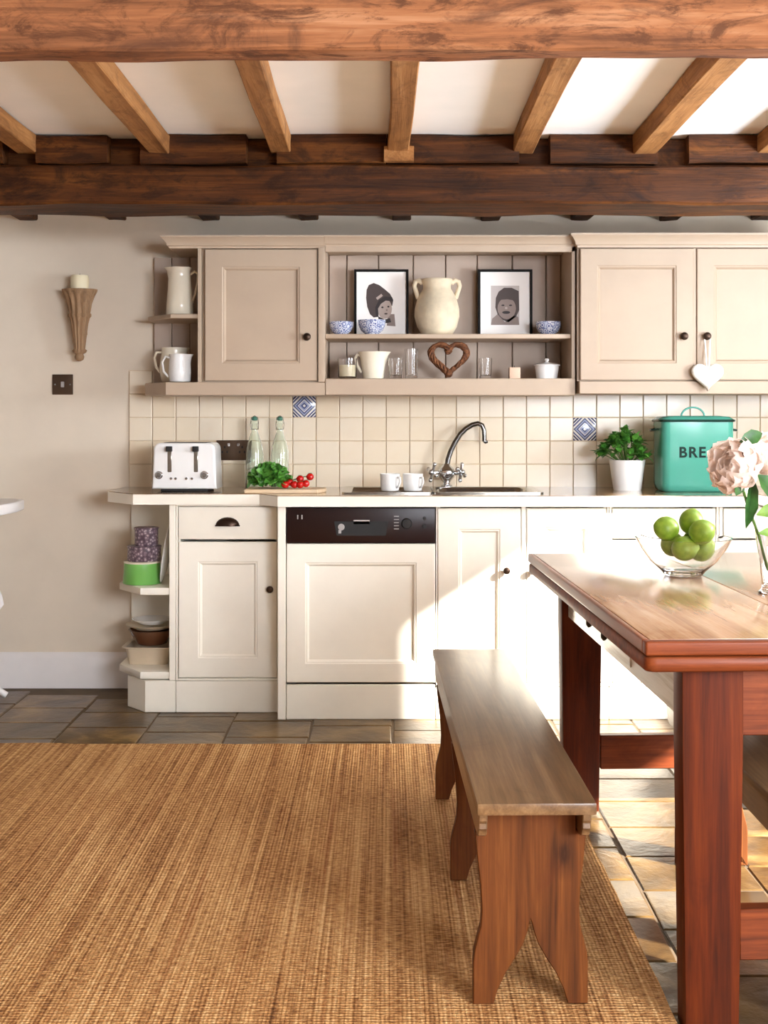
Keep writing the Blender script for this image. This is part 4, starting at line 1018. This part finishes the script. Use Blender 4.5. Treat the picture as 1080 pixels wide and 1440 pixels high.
# ------------------------------------------------------------------ table
RZ = math.radians(2.1)
TWD, TL, TZ = .93, 1.565, .80
t_ = T('dining_table', 'red-brown wooden farmhouse dining table with pale worn top', 'table', (.506, 2.48, 0), None, RZ, True)
def rrect(x0, x1, y0, y1, r, z): return rr(x0, x1, y0, y1, r, z)
jn = .40
for (a0, a1) in ((0, jn - .0015), (jn + .0015, TWD)):
    b = new(); box(b, a0 + (.0155 if a0 == 0 else 0), a1, .0305, TL, TZ - .028, TZ, .002, 2); P('top_board', b, 'table_top', t_)
b = new(); box(b, 0, .0153, .0305, TL, TZ - .028, TZ, .005, 3); P('edge_strip', b, 'table_edge', t_, 'darker rounded edge strip')
b = new(); box(b, 0, TWD, 0, .0303, TZ - .028, TZ, .005, 3); P('end_cleat', b, 'table_red_x', t_, 'red-brown end cleat')
b = new(); loops(b, [rr(.004, TWD - .004, .004, TL - .004, .02, TZ - .060), rr(.0, TWD, .0, TL, .022, TZ - .056), rr(.0, TWD, .0, TL, .022, TZ - .034), rr(.004, TWD - .004, .004, TL - .004, .02, TZ - .0302)]); P('lower_leaf', b, 'table_red_x', t_, 'red-brown lower leaf of the top', sm=50)
LW = .125
for (u, v_, zb_) in ((.09, .065, 0), (TWD - .09 - LW, .065, 0), (.085, TL - .135, .0145), (TWD - .085 - LW, TL - .135, 0)):
    b = new(); d_ = .072; k = .008
    loops(b, [[(u + k, v_ + .004, zb_), (u + LW - k, v_ + .004, zb_), (u + LW - k, v_ + d_ - .004, zb_), (u + k, v_ + d_ - .004, zb_)], [(u, v_, .60), (u + LW, v_, .60), (u + LW, v_ + d_, .60), (u, v_ + d_, .60)], [(u, v_, TZ - .0605), (u + LW, v_, TZ - .0605), (u + LW, v_ + d_, TZ - .0605), (u, v_ + d_, TZ - .0605)]])
    bevel(b, [e for e in b.edges if abs((e.verts[0].co - e.verts[1].co).normalized().z) > .9], .004, 2)
    P('leg', b, 'table_red', t_)
ap = None
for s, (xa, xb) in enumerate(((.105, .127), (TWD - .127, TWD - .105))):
    b = new(); box(b, xa, xb, .138, TL - .136, .617, TZ - .0605, .002); o = P('side_apron', b, 'apron_painted_reflection', t_, 'glossy side apron with the bright cabinet reflection painted in')
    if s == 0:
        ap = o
        b = new(); box(b, xa - .003, xa + .003, .58, 1.22, .632, .728, .002); dr = P('drawer_front', b, 'apron_painted_reflection', ap)
        for vv in (.80, 1.0):
            b = new(); lathe(b, [(.006, 0), (.007, -.008), (.013, -.014), (.014, -.020), (.008, -.025), (.0005, -.026)], (xa - .003, vv, .672), 14, 'x'); P('knob', b, 'bronze', t_, 'dark drawer knob')
for va, vb in ((.078, .100), (TL - .112, TL - .09)):
    b = new(); box(b, .09 + LW + .0005, TWD - .09 - LW - .0005, va, vb, .595, TZ - .0605, .002); P('end_apron', b, 'table_red_x', t_)
    b = new(); box(b, .09 + LW - .006, TWD - .09 - LW + .006, va - .004, vb + .010, .14, .245, .003); P('stretcher', b, 'table_red_x', t_)

# ------------------------------------------------------------------ fruit bowl, vase, flowers
cx, cy = .818, 3.50; zc = TZ + .0005
t_ = T('fruit_bowl', 'clear glass bowl holding green limes on the table', 'bowl', (cx, cy, zc))
b = new()
out = [(.050, 0), (.054, .004), (.060, .012), (.092, .040), (.116, .074), (.132, .104)]
inn = [(r - .004, h) for r, h in reversed(out[2:])] + [(.052, .014), (.01, .012)]
lathe(b, out + inn, (cx, cy, zc), 40); P('glass', b, 'clear_glass', t_, sm=60)
limes = [((963, 771), 3.47, 'lime low at the front of the glass bowl, seen through the glass'), ((987, 772), 3.50, 'lime low in the glass bowl on the vase side'),
         ((937, 743), 3.49, 'lime at the left of the pile on the glass bowl, with a pointed tip'), ((972, 733.5), 3.53, 'lime topmost of the pile in the glass bowl'), ((987, 748), 3.46, 'lime on the vase side of the pile, level with the bowl rim')]
extra = [(.800, 3.555, .078), (.868, 3.56, .082), (.772, 3.545, .078), (.835, 3.40, .092)]
def lime(x, y, z, label, tip, r=.0335):
    o_ = T('lime', label, 'lime', (x, y, z), 'limes in the glass bowl')
    b = new(); n = 14
    pr = []
    for i in range(n + 1):
        a = pi * i / n; rr_ = r * math.sin(a); h = -r * 1.08 * math.cos(a)
        if i >= n - 1: h += r * .10
        pr.append((rr_, h))
    lathe(b, pr, (0, 0, 0), 20); q = Vector(tip).normalized().to_track_quat('Z', 'Y').to_matrix()
    bmesh.ops.rotate(b, verts=b.verts, cent=(0, 0, 0), matrix=q); bmesh.ops.translate(b, verts=b.verts, vec=(x, y, z)); P('fruit', b, 'lime_skin', o_, sm=70)
    b = new(); lathe(b, [(.0045, -.002), (.004, .0015), (.001, .002)], (0, 0, -r * 1.08), 8); bmesh.ops.rotate(b, verts=b.verts, cent=(0, 0, 0), matrix=q); bmesh.ops.translate(b, verts=b.verts, vec=(x, y, z)); P('stem_scar', b, 'stem_green', o_)
for (p_, yy, lb), tip in zip(limes, ((1, -.3, .2), (.6, -.5, .4), (-1, -.4, .3), (.3, .5, 1), (1, .2, .4))):
    lime(X(p_[0], yy), yy, Z(p_[1], yy), lb, tip)
lime(.80, 3.555, zc + .080, 'lime behind the others at the back of the glass bowl', (.2, 1, .2))
lime(.862, 3.552, zc + .088, 'lime at the back of the glass bowl nearest the vase', (1, 1, .2))

vx, vy = .955, 3.14
t_ = T('vase', 'tall flared clear glass vase of pink flowers on the table', 'vase', (vx, vy, zc))
b = new(); out = [(.034, 0), (.036, .004), (.026, .012), (.026, .020), (.032, .08), (.044, .16), (.060, .23), (.072, .268)]
inn = [(r - .0035, h) for r, h in reversed(out[3:])] + [(.018, .024), (.005, .022)]
lathe(b, out + inn, (vx, vy, zc), 36); P('glass', b, 'clear_glass', t_, sm=60)
b = new(); lathe(b, [(.0155, .0245), (.0222, .026), (.0282, .08), (.0385, .15), (.001, .1502)], (vx, vy, zc), 30); wa = NT('water'); wa.base((1, 1, 1, 1)); wa.p(Roughness=0, Transmission_Weight=1, IOR=1.33); M['water'] = wa.m; P('water', b, 'water', t_, sm=60)
# petals
def petal_mesh():
    b = new(); n, m = 5, 6; G = []
    for i in range(n + 1):
        u = i / n; row = []
        for j in range(m + 1):
            v = (j / m - .5) * 2
            wd = .55 * math.sin(pi * (.12 + .72 * u)) ; x = v * wd
            ruff = .05 * math.sin(v * 7 + 1) * u ** 3
            y = u * .5 * (1 - .0 * v) ; z = .95 * u
            cup = .42 * (1 - u) + .25 * v * v * .8
            row.append(b.verts.new((x, -(.42 * math.sin(u * pi * .9)) + .35 * v * v * (.3 + u) * .7 - .10 * u * u + ruff, z * (1 - .16 * v * v) + ruff * .6)))
        G.append(row)
    for i in range(n):
        for j in range(m): b.faces.new((G[i][j], G[i][j + 1], G[i + 1][j + 1], G[i + 1][j]))
    return mesh(b, 'petal_pink', 80)
PM = petal_mesh()
def peony(label, c, rad, axis, stem_to, leaves):
    c = Vector(c); o_ = T('peony', label, 'flower', c, 'pink peonies in the vase')
    q = Vector(axis).normalized().to_track_quat('Z', 'Y')
    k = 0
    for ring, (n, tilt, sc, off) in enumerate(((3, 4, .62, .02), (5, 14, .82, .06), (6, 27, .98, .10), (8, 42, 1.10, .13), (9, 60, 1.16, .14), (9, 82, 1.12, .14))):
        for i in range(n):
            a = 2 * pi * (i + .5 * (ring % 2)) / n + random.uniform(-.15, .15)
            R = Matrix.Rotation(a, 4, 'Z') @ Matrix.Translation((0, -off * rad, 0)) @ Matrix.Rotation(math.radians(tilt + random.uniform(-7, 7)), 4, 'X')
            s = sc * rad * random.uniform(.9, 1.08)
            mt = Matrix.Translation(q.to_matrix() @ Vector((0, 0, -rad * .38))) @ q.to_matrix().to_4x4() @ R @ Matrix.Diagonal((s, s, s, 1))
            p = bpy.data.objects.new('petal', PM); COL.objects.link(p); p.parent = o_; p.matrix_local = mt; ORG[p.name] = ORG[o_.name]
    b = new(); base = c - q.to_matrix() @ Vector((0, 0, rad * .4)); st = Vector(stem_to)
    tube(b, [base, base.lerp(st, .3) + Vector((0, 0, -.01)), base.lerp(st, .65), st], .0035, 7); P('stem', b, 'stem_green', o_)
    for (p, d_, L, Wd, mt_) in leaves:
        b = new(); leafgeo(b, Vector(p), Vector(d_), Vector((0.2, -1, .3)), L, Wd, .18); lf = P('leaf', b, mt_, o_, sm=60)
    return o_
def W3(px, py, y): return (X(px, y), y, Z(py, y))
peony('pale pink peony leaning out in front of the turquoise bread bin', W3(1026, 652, 3.06), .062, (-.75, -.45, .25), (vx - .008, vy, zc + .06),
      [(W3(1040, 622, 3.05), (.6, 0, .25), .062, .036, 'leaf_dark'), (W3(1058, 668, 3.10), (-.1, -.2, -1), .13, .034, 'leaf_dark'), (W3(1044, 672, 3.04), (-.35, -.2, -1), .045, .026, 'leaf_dark')])
peony('pink peony highest in the vase at the edge of the photo', W3(1092, 634, 3.10), .060, (.1, -.5, .8), (vx + .004, vy, zc + .06),
      [(W3(1066, 668, 3.06), (.5, -.2, -.5), .085, .055, 'leaf_dark'), (W3(1064, 724, 3.07), (.9, -.2, .35), .075, .036, 'leaf_light'), (W3(1066, 750, 3.07), (.9, -.2, .1), .07, .026, 'leaf_light')])
